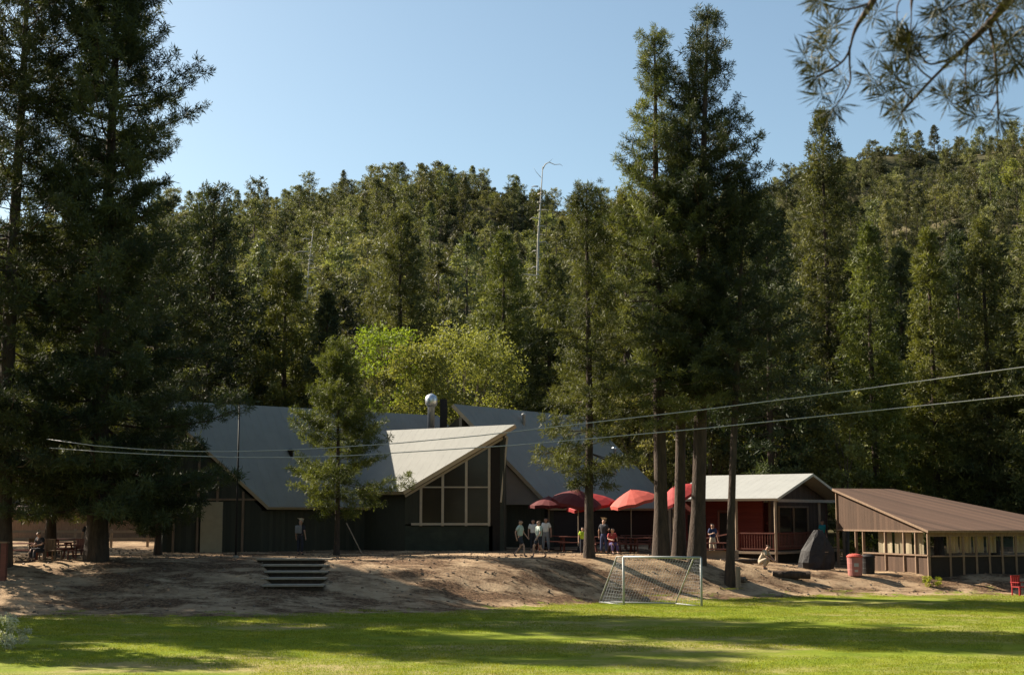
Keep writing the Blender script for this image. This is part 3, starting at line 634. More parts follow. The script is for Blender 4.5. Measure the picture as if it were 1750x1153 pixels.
# ------------------------------------------------------------------ lodge
def seg(a, b, t): return a.lerp(b, t)
zero = Vector((0, 0, 0))
def lodge():
    e = empty('lodge', (0, 80, gz(0, 80)), 0, 'large timber lodge with steep grey folded roofs and a tall glazed gable', 'lodge')
    o0 = e.location
    def bd(mb, name, m, smooth=False, parent=None, label=None):
        mb.v = [tuple(Vector(v)-o0) for v in mb.v]; ob = mb.build(name, m, parent or e, smooth)
        if label: ob['label'] = label
        return ob
    G = 1.2
    # left roof, slopes down to the right
    A = at(262, 683, 72); C = at(748, 710, 83.4); C.z = A.z; B = at(460, 866, 72)
    Fc = B + (C-A)
    m = MB(); m.slab([A, B, Fc, C], .22, 0, 1); roofL = bd(m, 'roof', [M['roof_l'], M['fascia']], label='left grey roof plane in shade')
    # middle roof, slopes to the left and lies in the sun
    A2 = at(880, 725, 74); B2 = at(688, 839, 74); C2 = at(668, 735, 79.1); C2.z = A2.z
    dr = C2-A2
    V2 = B2 + dr*.42; K2 = A2 + dr*1.14
    m = MB(); m.slab([A2, K2, V2, B2], .24, 0, 1); roofM = bd(m, 'roof', [M['roof_m'], M['fascia']], label='sunlit pale middle roof plane over the glazed gable')
    # right roof
    A3 = at(775, 690, 78); B3 = at(945, 867, 78); Dn = at(930, 705, 84.7); Dn.z = A3.z; dr3 = (Dn-A3)*1.55
    m = MB(); m.slab([A3, B3, B3+dr3, A3+dr3], .22, 0, 1); bd(m, 'roof', [M['roof_r'], M['fascia']], label='right grey roof plane in shade behind the umbrellas')
    # walls under the high edges (closing the bodies)
    def wall(p, q, zt0, zt1, th, name='wall', mt='darkwall', zb=G, lab=None, inward=(0, 1)):
        n = Vector((inward[0], inward[1], 0)).normalized()*th
        mb = MB(); P = [Vector((p.x, p.y, zb)), Vector((q.x, q.y, zb)), Vector((q.x, q.y, zt1)), Vector((p.x, p.y, zt0))]
        vs = P + [v+n for v in P]
        mb.add(vs, [(0,1,2,3), (7,6,5,4), (0,4,5,1), (1,5,6,2), (2,6,7,3), (3,7,4,0)])
        return bd(mb, name, M[mt], label=lab)
    ins = .35
    nL = Vector(((C-A).y, -(C-A).x, 0)).normalized()      # towards the camera on the low side
    # left gable front (plane y=72.4) under the rake A-B
    Af = A + Vector((.5, ins, -.5)); Bf = B + Vector((-.45, ins, -.12))
    wall(Af, Bf, Af.z-.1, Bf.z+.05, .2, lab='dark glazed gable wall at left')
    wall(Af, C, Af.z, C.z-.5, .2, inward=(.6, -.7))
    wall(C, Fc, C.z-.5, Fc.z-.2, .2)
    wall(Bf, Bf+(C-A)*.95, Bf.z-.05, Bf.z-.05, .2, inward=(-.6, .8))
    # frame posts of the left gable
    for px in (300, 340, 372, 415):
        t = (px-262)/(460-262); top = A.lerp(B, t) + Vector((0, .28, -.45)); b = MB(); b.bar((top.x, 72.28, G), (top.x, 72.28, top.z), .11); bd(b, 'wall_post', M['wood'])
    b = MB(); b.bar(at(330, 853, 72.3), at(450, 853, 72.3), .1); bd(b, 'wall_beam', M['wood'])
    b = MB(); p = at(342, 917, 72.2); q = at(381, 857, 72.2); b.box((p.x, 72.2, G), (q.x, 72.28, q.z)); bd(b, 'door_panel', M['tanpanel'], label='tan panel in the shaded left gable wall')
    # middle glazed gable
    yw = 74.45
    A2f = A2 + Vector((-.45, .45, -.42)); B2f = B2 + Vector((.4, .45, -.2))
    wl = at(692, 900, yw); sill = at(700, 895, yw).z; xr = at(860, 800, yw).x
    slope = (A2.z-B2.z)/(A2.x-B2.x)
    def rz(x): return B2.z - .36 + (x-B2.x)*slope
    mb = MB(); mb.box((wl.x, yw, G), (at(842, 800, yw).x, yw+.25, sill-.09)); bd(mb, 'plinth', M['plinth'])
    cols = [at(p, 800, yw).x for p in (720, 757, 797, 836)]
    zt = at(750, 832, yw).z
    # side piers
    mb = MB(); mb.add([(wl.x, yw, sill), (cols[0], yw, sill), (cols[0], yw, rz(cols[0])), (wl.x, yw, rz(wl.x)), (wl.x, yw+.2, sill), (cols[0], yw+.2, sill), (cols[0], yw+.2, rz(cols[0])), (wl.x, yw+.2, rz(wl.x))],
              [(0,1,2,3), (7,6,5,4), (0,4,5,1), (1,5,6,2), (2,6,7,3), (3,7,4,0)]); bd(mb, 'wall', M['darkwall'])
    mb = MB(); x0 = cols[3]; x1 = at(866, 750, yw).x; x2 = at(855, 850, yw).x
    mb.add([(x0, yw, G), (x2, yw, G), (x1, yw, rz(x1)), (x0, yw, rz(x0)), (x0, yw+.2, G), (x2, yw+.2, G), (x1, yw+.2, rz(x1)), (x0, yw+.2, rz(x0))],
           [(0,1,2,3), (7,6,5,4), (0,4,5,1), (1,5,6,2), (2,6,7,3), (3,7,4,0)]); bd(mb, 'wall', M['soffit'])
    fr = MB()
    for x in cols: fr.bar((x, yw-.04, sill-.1), (x, yw-.04, rz(x)+.02), .13, .14)
    fr.bar((cols[0]-.5, yw-.05, sill), (cols[3]+.05, yw-.05, sill), .16, .12)
    fr.bar((cols[0], yw-.04, zt), (cols[3], yw-.04, zt), .09, .07)
    fr.bar((wl.x, yw-.06, rz(wl.x)+.04), (x1, yw-.06, rz(x1)+.04), .1, .12)
    fr.bar((x1+.03, yw-.07, rz(x1)), (x2+.03, yw-.07, at(855, 858, yw).z), .1, .1)
    bd(fr, 'window_frame', M['trim'])
    for i in range(3):
        a, b = cols[i], cols[i+1]
        g = MB(); g.box((a+.05, yw+.03, sill), (b-.05, yw+.06, zt)); bd(g, 'window_pane', M['glass'])
        g = MB(); g.add([(a+.05, yw+.03, zt), (b-.05, yw+.03, zt), (b-.05, yw+.03, rz(b)), (a+.05, yw+.03, rz(a)), (a+.05, yw+.06, zt), (b-.05, yw+.06, zt), (b-.05, yw+.06, rz(b)), (a+.05, yw+.06, rz(a))],
               [(0,1,2,3), (7,6,5,4), (0,4,5,1), (1,5,6,2), (2,6,7,3), (3,7,4,0)]); bd(g, 'window_pane', M['glass'])
    # rear wall of the glazed room and the side wall under the middle eave
    wall(Vector((wl.x, yw+.05, 0)), V2 + Vector((.4, .4, 0)), B2.z-.2, V2.z-.2, .2, inward=(.6, .8))
    wall(A2f, A2f+dr*.95, A2f.z, A2f.z, .2, inward=(-.6, -.8))
    mb = MB(); mb.box((wl.x+.3, yw+2.5, G), (x1-.3, yw+2.7, B2.z)); bd(mb, 'wall', M['darkwall'])
    # beige gable of the right roof
    yg = 78.35
    pl = at(858, 862, yg); s3 = (A3.z-B3.z)/(B3.x-A3.x)
    def rz3(x): return A3.z - .42 - (x-A3.x)*s3
    xa, xb = at(845, 800, yg).x, at(934, 800, yg).x; zb = at(900, 862, yg).z
    mb = MB(); P = [(xa, yg, zb), (xb, yg, zb), (xb, yg, max(zb+.02, rz3(xb))), (xa, yg, rz3(xa))]
    P += [(x, y+.2, z) for x, y, z in P]
    mb.add(P, [(0,1,2,3), (7,6,5,4), (0,4,5,1), (1,5,6,2), (2,6,7,3), (3,7,4,0)]); bd(mb, 'gable_panel', M['stucco'], label='beige triangular gable panel beside the glazed gable')
    mb = MB(); xc = at(700, 800, yg).x; P = [(xc, yg+.3, G), (xb+.4, yg+.3, G), (xb+.4, yg+.3, zb+.1), (xa, yg+.3, rz3(xa)), (A3.x+.4, yg+.3, A3.z-.6), (xc, yg+.3, A3.z-3)]
    P += [(x, y+.2, z) for x, y, z in P]
    mb.add(P, [(0,1,2,3,4,5), (11,10,9,8,7,6)] + [(i, i+6, (i+1) % 6+6, (i+1) % 6) for i in range(6)]); bd(mb, 'wall', M['darkwall'])
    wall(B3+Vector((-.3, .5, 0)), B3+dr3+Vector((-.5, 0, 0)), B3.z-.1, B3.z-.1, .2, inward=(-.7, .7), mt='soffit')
    wall(A3+dr3+Vector((0, -.4, 0)), B3+dr3+Vector((-.3, -.4, 0)), A3.z-.6, B3.z-.1, .2, inward=(-.3, -.7))
    wall(A3+Vector((.3, .3, 0)), A3+dr3+Vector((.1, -.1, 0)), A3.z-.7, A3.z-.7, .2, inward=(.7, -.5))
    # chimney and vents
    c = at(758, 722, 80.5); zt_ = at(758, 682, 80.5).z
    mb = MB(); mb.box((c.x-.2, 80.3, c.z-3), (c.x+.2, 80.7, zt_)); ch = bd(mb, 'chimney', M['darkmetal'], parent=roofM)
    c = at(737, 705, 80.2); mb = MB(); k = .031
    mb.lathe([(.2, -1.2), (.2, .3), (.24, .35), (.34, .48), (.36, .78), (.3, .95), (.14, 1.05), (.05, 1.1)], c, 18); bd(mb, 'roof_vent', M['steel'], parent=roofM, smooth=True, label='round shiny steel roof vent')
    c = at(895, 722, 82); mb = MB(); mb.lathe([(.09, -.9), (.09, .42), (.12, .43), (.12, .52), (.04, .55)], c, 12); bd(mb, 'roof_vent', M['whitepaint'], smooth=True, label='small white pipe vent on the right roof')
    c = at(497, 775, 75.0); mb = MB(); mb.lathe([(.12, -.9), (.12, .1), (.18, .12), (.18, .22), (.05, .28)], c, 10); bd(mb, 'roof_vent', M['darkmetal'], smooth=True, label='small dark vent on the left roof')
    c = at(1050, 778, 85); mb = MB(); mb.lathe([(.09, -1.2), (.09, .35), (.14, .36), (.14, .5)], c, 10); bd(mb, 'roof_vent', M['steel'], smooth=True)
    return e
lodge()

# ------------------------------------------------------------------ red cabin
def cabin():
    base = Vector((14.25, 77, gz(14.25, 78)))
    gdir = Vector((5.45, 7, 0)).normalized(); adir = Vector((-7, 5.45, 0)).normalized(); Wd = 8.87; Ln = 7.0
    e = empty('red_cabin', base, 0, 'small red cabin with pale metal roof and a railed deck behind the thin bare trunk', 'cabin')
    def P(a, g, z): return adir*a + gdir*g + Vector((0, 0, z))     # a: along ridge to the left, g: along gable to the back, local
    ze = 4.62-base.z; zr = 6.05-base.z
    ov = .0
    add_ribs(M['metalroof'], .45, .03, tuple(adir))
    m = MB(); m.slab([P(-.2, 0, ze), P(-.2, Wd/2, zr), P(Ln, Wd/2, zr), P(Ln, 0, ze)], .14, 0, 1); rf = m.build('roof', [M['metalroof'], M['fascia']], e)
    m = MB(); m.slab([P(-.2, Wd/2, zr+.004), P(-.2, Wd, ze), P(Ln, Wd, ze), P(Ln, Wd/2, zr+.004)], .14, 0, 1); m.build('roof', [M['metalroof'], M['fascia']], e)
    def box3(a0, a1, g0, g1, z0, z1, name, mt, par=e, lab=None):
        m = MB(); vs = [P(a, g, z) for z in (z0, z1) for a, g in ((a0,g0),(a1,g0),(a1,g1),(a0,g1))]
        m.add(vs, [(0,3,2,1), (4,5,6,7), (0,1,5,4), (1,2,6,5), (2,3,7,6), (3,0,4,7)]); o = m.build(name, M[mt], par)
        if lab: o['label'] = lab
        return o
    fl = .55
    # front wall set back under the porch roof
    box3(1.4, Ln-.3, 1.3, 1.45, fl, ze+.25, 'wall', 'redwall')
    box3(Ln-.45, Ln-.3, 1.45, Wd-.5, fl, ze-.15, 'wall', 'redwall')
    box3(.9, Ln-.3, Wd-.7, Wd-.5, fl, ze-.15, 'wall', 'redwall')
    # gable end wall
    m = MB(); g0, g1 = .35, Wd-.4; pts = [P(.9, g0+.95, fl), P(.9, g1, fl), P(.9, g1, ze-.05), P(.9, Wd/2, zr-.22), P(.9, g0, ze-.05), P(.9, g0+.95, ze-.1)]
    pts += [p + adir*.15 for p in pts]
    m.add(pts, [(0,1,2,3,4,5), (11,10,9,8,7,6)] + [(i, i+6, (i+1) % 6+6, (i+1) % 6) for i in range(6)]); m.build('wall', M['brownboards'], e)
    box3(.86, .89, 2.2, 5.6, fl+.3, ze-.5, 'window_pane', 'glass')
    m = MB()
    for a, b in ((P(.82, 2.1, ze-.45), P(.82, 5.7, ze-.45)), (P(.82, 2.1, fl+.25), P(.82, 5.7, fl+.25)), (P(.82, 2.1, fl+.2), P(.82, 2.1, ze-.4)), (P(.82, 5.7, fl+.2), P(.82, 5.7, ze-.4)), (P(.82, 3.9, fl+.2), P(.82, 3.9, ze-.4))): m.bar(a, b, .1)
    m.build('window_frame', M['wood'], e)
    m = MB(); m.bar(P(-.1, .2, ze-.12), P(-.1, Wd-.2, ze-.12), .12, .16); m.build('gable_beam', M['palewood'], e)
    # door and dark window in the front wall
    box3(3.2, 4.1, 1.25, 1.29, fl, fl+2.1, 'door', 'soffit'); box3(5.0, 6.2, 1.25, 1.29, fl+.9, fl+2.0, 'window_pane', 'glass')
    m = MB()
    for a in (3.15, 4.15): m.bar(P(a, 1.22, fl), P(a, 1.22, fl+2.2), .1)
    m.bar(P(3.1, 1.22, fl+2.2), P(4.2, 1.22, fl+2.2), .1); m.build('door_frame', M['redbrown'], e)
    box3(-.1, Ln-.2, .05, Wd-.5, fl-.12, fl, 'deck', 'palewood')
    box3(.1, Ln-.4, .35, Wd-.7, -.6, fl-.12, 'foundation', 'soffit')
    for a in (0.0, 2.4, 4.7, Ln-.3):
        m = MB(); m.bar(P(a, .12, -.3), P(a, .12, ze-.08), .13); m.build('post', M['palewood'], e)
    m = MB(); m.bar(P(0, 5.5, -.3), P(0, 5.5, ze-.1), .13); m.build('post', M['palewood'], e)
    m = MB(); m.bar(P(0, Wd-.2, -.3), P(0, Wd-.2, ze-.1), .13); m.build('post', M['palewood'], e)
    rail = MB()
    for p, q in ((P(0, .1, 0), P(2.4, .1, 0)), (P(0, .1, 0), P(0, 5.5, 0))):
        rail.bar(p+Vector((0,0,fl+1.0)), q+Vector((0,0,fl+1.0)), .07); rail.bar(p+Vector((0,0,fl+.15)), q+Vector((0,0,fl+.15)), .06)
        L = (q-p).length; n = int(L/.16)
        for i in range(n): c = p.lerp(q, i/n); rail.bar(c+Vector((0,0,fl+.15)), c+Vector((0,0,fl+1.0)), .035)
    rail.build('railing', M['redbrown'], e)
    # ramp going down to the left along the front
    m = MB(); m.slab([P(2.4, -.9, fl-.02), P(2.4, .02, fl-.02), P(5.6, .02, -.05), P(5.6, -.9, -.05)], .1); m.build('ramp', M['palewood'], e)
    m = MB(); m.bar(P(2.4, -.9, fl+.95), P(5.6, -.9, .95), .07)
    for t in (0, .33, .66, 1): m.bar(P(2.4+3.2*t, -.9, fl*(1-t)-.3), P(2.4+3.2*t, -.9, fl*(1-t)+.95), .07)
    m.build('ramp_handrail', M['redbrown'], e)
    return e
cabin()

# ------------------------------------------------------------------ brown pavilion
def pavilion():
    f = Vector((20.4, 69, 0)); z0 = gz(20.4, 69)
    e = empty('picnic_pavilion', (f.x, f.y, z0), 0, 'open brown board pavilion with low brown roof at the right edge', 'pavilion')
    O = Vector((f.x, f.y, z0))
    eF = at(1586, 906, 69); eR = at(1880, 903, 72.0); eR.z = eF.z
    rL = at(1422, 834, 77); rM = at(1527, 830, 78.6); rM.z = rL.z = 5.15
    def bd(mb, name, m, lab=None):
        mb.v = [tuple(Vector(v)-O) for v in mb.v]; o = mb.build(name, m, e)
        if lab: o['label'] = lab
        return o
    dg = (rL-eF); dgh = Vector((dg.x, dg.y, 0)).normalized(); fd = Vector((eR.x-eF.x, eR.y-eF.y, 0)).normalized()
    m = MB(); m.slab([eF, eR, rM, rL], .12, 0, 1); bd(m, 'roof', [M['brownroof'], M['wood']], 'brown front roof plane')
    bk = rL + Vector((1.6, 4.2, -1.3)); bk2 = rM + Vector((6, 9, -2.2))
    m = MB(); m.slab([rL, rM, bk2, bk], .12, 0, 1, down=(0,0,-1)); bd(m, 'roof', [M['blackroof'], M['wood']], 'black rear roof plane')
    eRb = eR + Vector((1, 8, 0))
    m = MB(); m.slab([eR, eRb, bk2, rM], .12, 0, 1, down=(0,0,-1)); bd(m, 'roof', [M['blackroof'], M['wood']], 'black side roof plane')
    # left side wall along dg
    c0 = Vector((eF.x, eF.y, 0)) + dgh*.35 + fd*.25; Lw = Vector((dg.x, dg.y, 0)).length-.4
    def W(s, z, off=0): return Vector((c0.x, c0.y, 0)) + dgh*s + fd*off + Vector((0, 0, z))
    def rzl(s): return eF.z-.16 + (5.15-eF.z)*(s+.35)/Vector((dg.x, dg.y, 0)).length
    def poly(pts, th, name, mt, lab=None):
        m = MB(); n = len(pts); pts = pts + [p+fd*th for p in pts]
        m.add(pts, [tuple(range(n)), tuple(range(2*n-1, n-1, -1))] + [(i, i+n, (i+1) % n+n, (i+1) % n) for i in range(n)]); return bd(m, name, M[mt], lab)
    zg = z0-.4; zs = at(1583, 950, 69).z; zl = at(1583, 908, 69).z
    poly([W(0, zg), W(5.6, zg), W(5.6, zs), W(0, zs)], .08, 'wall', 'brownboards', 'low brown board wall with open band above')
    poly([W(0, zl), W(Lw, zl), W(Lw, rzl(Lw)), W(0, rzl(0))], .08, 'wall', 'brownboards', 'brown board gable siding')
    for s in (0, 1.0, 2.0, 3.6, 5.6, 6.3, Lw):
        m = MB(); m.bar(W(s, zg, -.01), W(s, rzl(s)-.02 if s in (0, Lw) else zl, -.01), .13, .13); bd(m, 'post', M['wood'])
    m = MB(); m.bar(W(0, zs+.03, -.04), W(5.6, zs+.03, -.04), .12, .07); m.bar(W(0, zl, -.05), W(Lw, zl, -.05), .1, .08); bd(m, 'sill', M['wood'])
    # front wall
    c1 = Vector((eF.x, eF.y, 0)) + dgh*.35 + fd*.25
    def Q(s, z, off=0): return Vector((c1.x, c1.y, 0)) + fd*s - dgh*off + Vector((0, 0, z))
    def polyf(pts, th, name, mt, lab=None):
        m = MB(); n = len(pts); pts = pts + [p+dgh*th for p in pts]
        m.add(pts, [tuple(range(n)), tuple(range(2*n-1, n-1, -1))] + [(i, i+n, (i+1) % n+n, (i+1) % n) for i in range(n)]); return bd(m, name, M[mt], lab)
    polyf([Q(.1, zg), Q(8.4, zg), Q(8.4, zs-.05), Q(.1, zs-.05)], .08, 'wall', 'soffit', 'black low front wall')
    m = MB(); m.bar(Q(.1, zs-.02, .03), Q(8.4, zs-.02, .03), .1, .06); m.bar(Q(0, eF.z-.2, .0), Q(8.4, eF.z-.2, .0), .14, .2); bd(m, 'sill', M['wood'])
    for i, s in enumerate((1.2, 1.95, 2.7, 3.45, 4.2, 5.0, 6.0, 7.2, 8.4)):
        m = MB(); m.bar(Q(s, zg), Q(s, eF.z-.2), .1); bd(m, 'post', M['wood'])
    # added pale panels imitating the sunlit ground seen through the openings
    for s0, w_ in ((1.3, .6), (2.05, .6), (2.8, .6), (3.55, .6), (5.1, .8), (6.1, .7), (7.3, 1.0)):
        m = MB(); n = 10; vs = []
        for k in range(n+1):
            c = Q(s0+w_*k/n, 0, -.35-.05*math.sin(k*1.6+s0)); vs += [(c.x, c.y, zs+.12), (c.x, c.y, eF.z-.25)]
        m.add(vs, [(2*k, 2*k+2, 2*k+3, 2*k+1) for k in range(n)]); bd(m, 'sunlit_ground_panel', M['sunlit_ground'])
    for s0, w_ in ((1.1, .8), (2.1, 1.4), (3.7, 1.2)):
        m = MB(); n = 8; vs = []
        for k in range(n+1):
            c = W(s0+w_*k/n, 0, .45+.04*math.sin(k*1.7+s0)); vs += [(c.x, c.y, zs+.05), (c.x, c.y, zl-.05)]
        m.add(vs, [(2*k, 2*k+2, 2*k+3, 2*k+1) for k in range(n)]); bd(m, 'sunlit_ground_panel', M['sunlit_ground'])
    return e
pavilion()

# ------------------------------------------------------------------ furniture
def umbrella(px, py_top, D, mt, label, r=1.4, tilt=(0, 0), h=None):
    p = at(px, py_top, D); x = p.x; z0 = gz(x, D); h = p.z-z0
    e = empty('patio_umbrella', (x, D, z0), 0, label, 'umbrella', 'umbrellas on the lodge patio')
    rot = Matrix.Rotation(R(tilt[0]), 4, 'X') @ Matrix.Rotation(R(tilt[1]), 4, 'Y')
    n = 8; top = Vector((0, 0, h)); vs = [top]; fs = []
    for ring, (rr, dz) in enumerate(((.35, -.17), (.7, -.38), (1.0, -.62))):
        for k in range(n*2):
            a = math.pi*k/n; sag = .94 if k % 2 else 1.0
            v = Vector((math.cos(a)*r*rr*sag, math.sin(a)*r*rr*sag, dz*(1.0 if k % 2 == 0 else .92)*r/1.3)); vs.append(top + rot @ v)
    for k in range(n*2):
        j = (k+1) % (n*2); fs.append((0, 1+k, 1+j))
        for q in range(2): fs.append((1+q*16+k, 1+(q+1)*16+k, 1+(q+1)*16+j, 1+q*16+j))
    m = MB(); m.add(vs, fs)
    nv = len(vs); low = []
    for k in range(16): low.append(vs[1+32+k] + Vector((0, 0, -.16)))
    m.add([vs[33+k] for k in range(16)] + low, [(k, 16+k, 16+(k+1) % 16, (k+1) % 16) for k in range(16)])
    c = m.build('canopy', M[mt], e); sd = c.modifiers.new('thick', 'SOLIDIFY'); sd.thickness = .012
    m = MB(); m.tube([(0,0,0), (0,0,h+.04)], .025, 8); m.build('pole', M['palewood'], e)
    m = MB(); m.lathe([(.3, 0), (.3, .05), (.05, .09), (.04, .3)], (0,0,0), 14); m.build('base', M['darkmetal'], e)
    m = MB()
    for k in range(0, 16, 2): m.bar((0, 0, h-.75), vs[17+k] - Vector((0,0,.03)), .018)
    m.build('rib', M['palewood'], e)
    return e
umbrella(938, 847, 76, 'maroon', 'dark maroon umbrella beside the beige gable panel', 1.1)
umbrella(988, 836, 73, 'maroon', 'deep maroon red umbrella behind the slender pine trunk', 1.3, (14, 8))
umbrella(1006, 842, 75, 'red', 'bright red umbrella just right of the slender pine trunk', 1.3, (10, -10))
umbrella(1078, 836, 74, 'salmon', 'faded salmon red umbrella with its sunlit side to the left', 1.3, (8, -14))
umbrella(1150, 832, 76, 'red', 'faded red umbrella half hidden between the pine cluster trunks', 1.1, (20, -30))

def picnic_table(x, y, rz, label, mt='redbrown', group='picnic tables on the patio', L=1.8):
    e = empty('picnic_table', (x, y, gz(x, y)), rz, label, 'picnic table', group)
    m = MB()
    for i in range(5): m.box((-L/2, -.36+i*.146, .72), (L/2, -.36+i*.146+.138, .76))
    m.build('tabletop', M[mt], e)
    for s in (-1, 1):
        m = MB()
        for i in range(2): m.box((-L/2, s*.72-.14+i*.145, .43), (L/2, s*.72-.14+i*.145+.135, .47))
        m.build('bench_seat', M[mt], e)
        m = MB(); xx = s*L*.36
        m.bar((xx, -.55, 0), (xx, -.18, .72), .08, .04); m.bar((xx, .55, 0), (xx, .18, .72), .08, .04)
        m.bar((xx-.04, -.86, .41), (xx-.04, .86, .41), .04, .09); m.bar((xx-.04, -.34, .7), (xx-.04, .34, .7), .04, .09); m.build('leg_frame', M[mt], e)
    return e
tabs = [(1065, 71.5, 5, 'red brown picnic table under the faded salmon umbrella'), (1100, 72.6, -8, 'red brown picnic table beside the left cluster trunk'),
        (1035, 73.5, 12, 'red brown picnic table right behind the slender pine trunk'), (985, 74.2, -5, 'shaded picnic table under the deep red umbrella'),
        (940, 75.3, 8, 'dark picnic table in the shade by the glazed gable'), (1090, 76, 0, 'rear picnic table nearest the grey roof'), (1212, 71.5, 10, 'picnic table between the cluster trunks and the thin bare trunk')]
for px, D, r_, lb in tabs: picnic_table(at(px, 920, D).x, D, R(r_), lb)
# low pale kerb beams along the patio
m = MB(); a = at(1200, 925, 71); b = at(1262, 925, 71); z = gz(a.x, 71); m.box((a.x, 71, z-.2), (b.x, 71.4, z+.35)); tag(m.build('timber_ledge', M['palewood'], bevel=.02), 'pale timber ledge between cluster trunks and thin bare trunk', 'ledge')
# stairs
def stairs():
    e = empty('garden_steps', (-9.7, 59.5, 0), 0, 'wide shallow steps set in the dirt bank below the lodge', 'steps'); o = e.location
    for i in range(5):
        y = STEP_Y0 - i*STEP_DY - o.y; z = STEP_Z0 - i*STEP_DZ
        xl = at(432+i*11, 950, 61).x-o.x; xr = at(562+i*3, 950, 61).x-o.x
        m = MB(); m.box((xl, y-.55, z-.07), (xr, y+.5, z)); m.build('step', M['concrete'], e, bevel=.012)
        m = MB(); m.box((xl+.05, y-.38, z-.6), (xr-.05, y+.5, z-.071)); m.build('riser', M['riser'], e)
stairs()
# flagpole
p = at(403, 945, 65.5); z0 = gz(p.x, 65.5); zt = at(403, 690, 65.5).z
e = empty('flagpole', (p.x, 65.5, z0), 0, 'thin dark flagpole standing in front of the left grey roof', 'flagpole')
m = MB(); m.tube([(0,0,-.2), (0,0,(zt-z0)*.5), (0,0,zt-z0)], [.055, .045, .03], 10); m.build('pole', M['darkmetal'], e, smooth=True)
m = MB(); m.lathe([(.03, 0), (.07, .04), (.07, .09), (.02, .13)], (0,0,zt-z0), 10); m.build('finial', M['darkmetal'], e, smooth=True)
m = MB(); m.lathe([(.16, -.1), (.16, .06), (.09, .12)], (0,0,0), 12); m.build('base_collar', M['concrete'], e)
# soccer goal
def goal():
    L0 = at(1066, 1028, 59.6); R0 = at(1199, 1028, 58.6); x0, y0 = L0.x, 59.6; x1, y1 = R0.x, 58.6
    zg = gz((x0+x1)/2, 59); H = at(1066, 951, 59.6).z-zg
    e = empty('soccer_goal', ((x0+x1)/2, 59.1, zg), 0, 'white framed soccer goal with net at the lawn edge', 'soccer goal'); o = Vector(e.location)
    a = Vector((x0, y0, zg))-o; b = Vector((x1, y1, zg))-o; up = Vector((0, 0, H)); back = Vector((-.95, 1.1, .06)); bt = Vector((-.25, .35, 0))
    for p in (a, b): m = MB(); m.tube([p-Vector((0,0,.05)), p+up], .05, 10); m.build('goalpost', M['whitepaint'], e, smooth=True)
    m = MB(); m.tube([a+up, b+up], .05, 10); m.build('crossbar', M['whitepaint'], e, smooth=True)
    for p in (a, b): m = MB(); m.tube([p+up, p+up+bt, p+back], .03, 8); m.tube([p+back, p], .03, 8); m.build('side_stay', M['whitepaint'], e, smooth=True)
    m = MB(); m.tube([a+back, b+back], .03, 8); m.build('ground_bar', M['whitepaint'], e, smooth=True)
    m = MB()
    def quadnet(p00, p10, p11, p01, nu, nv, r=.0055):
        for i in range(nu+1): m.bar(p00.lerp(p10, i/nu), p01.lerp(p11, i/nu), r)
        for j in range(nv+1): m.bar(p00.lerp(p01, j/nv), p10.lerp(p11, j/nv), r)
    quadnet(a+back, b+back, b+up+bt, a+up+bt, 28, 16); quadnet(a+up, b+up, b+up+bt, a+up+bt, 28, 3)
    for p in (a, b): quadnet(p, p+back, p+up+bt, p+up, 8, 14)
    m.build('net', M['net'], e)
goal()
# pennant string rail behind the goal / fallen log / rocks
def log(px, D, L, r, label, rz=0, mt='bark'):
    x = at(px, 975, D).x; z = gz(x, D); e = empty('cut_log', (x, D, z+r*.85), rz, label, 'log')
    m = MB(); n = 8; m.tube([(-L/2+L*i/n, .02*math.sin(i*2), .01*math.cos(i*3)) for i in range(n+1)], [r*(1+.05*math.sin(i*1.7)) for i in range(n+1)], 12); m.build('bark', M[mt], e, smooth=False)
    for s in (-1, 1):
        m = MB(); m.lathe([(r*.93, 0), (r*.93, .012)], (0,0,0), 14); o = m.build('cut_end', M['palewood'], e); o.rotation_euler = (0, math.pi/2, 0); o.location = (s*(L/2)+(0 if s > 0 else -.012), 0, 0)
log(1352, 67.3, 1.75, .19, 'short thick cut log lying on the dirt below the red cabin', R(-6))
log(1270, 69.2, 2.2, .12, 'thin log lying behind the thin bare trunk', R(5))
def rock(px, D, s, label, seed, mt='rock', group=None):
    r_ = random.Random(seed); x = at(px, 975, D).x; z = gz(x, D)
    me = bpy.data.meshes.new('rock'); import bmesh; bm = bmesh.new(); bmesh.ops.create_icosphere(bm, subdivisions=3, radius=1)
    for v in bm.verts:
        c = v.co; k = 1 + .16*math.sin(c.x*4+seed)*math.cos(c.y*5+seed) + .10*math.sin(c.z*7+c.x*5+seed*2); v.co = Vector((c.x*k*s[0], c.y*k*s[1], c.z*k*s[2]))
    bm.to_mesh(me); bm.free(); me.materials.append(M[mt]); o = link_mesh('rock', me); o.location = (x, D, z+s[2]*.35); o.rotation_euler = (0, 0, seed)
    return tag(o, label, 'rock', group)
rock(1103, 61.6, (.22, .18, .16), 'small dark rock on the dirt seen through the goal net', 1)
rock(1268, 66, (.28, .22, .14), 'low rock beside the foot of the thin bare trunk', 2)
tb, me = broadleaf(.95, .6, 77, .02, M['paleshrub'], nclump=16, leaves=40, leaf=.06, crown0=.05)
plant('dry_shrub', at(12, 1105, 40).x, 40, tb, me, 'pale dry shrub on the lawn at the left edge', 'shrub')
tb, me = broadleaf(.5, .45, 78, .015, M['grassblade'], nclump=14, leaves=40, leaf=.05, crown0=.02)
plant('weed_clump', at(1592, 985, 68.2).x, 68.2, tb, me, 'green weed clump at the front corner post of the brown pavilion', 'weeds')
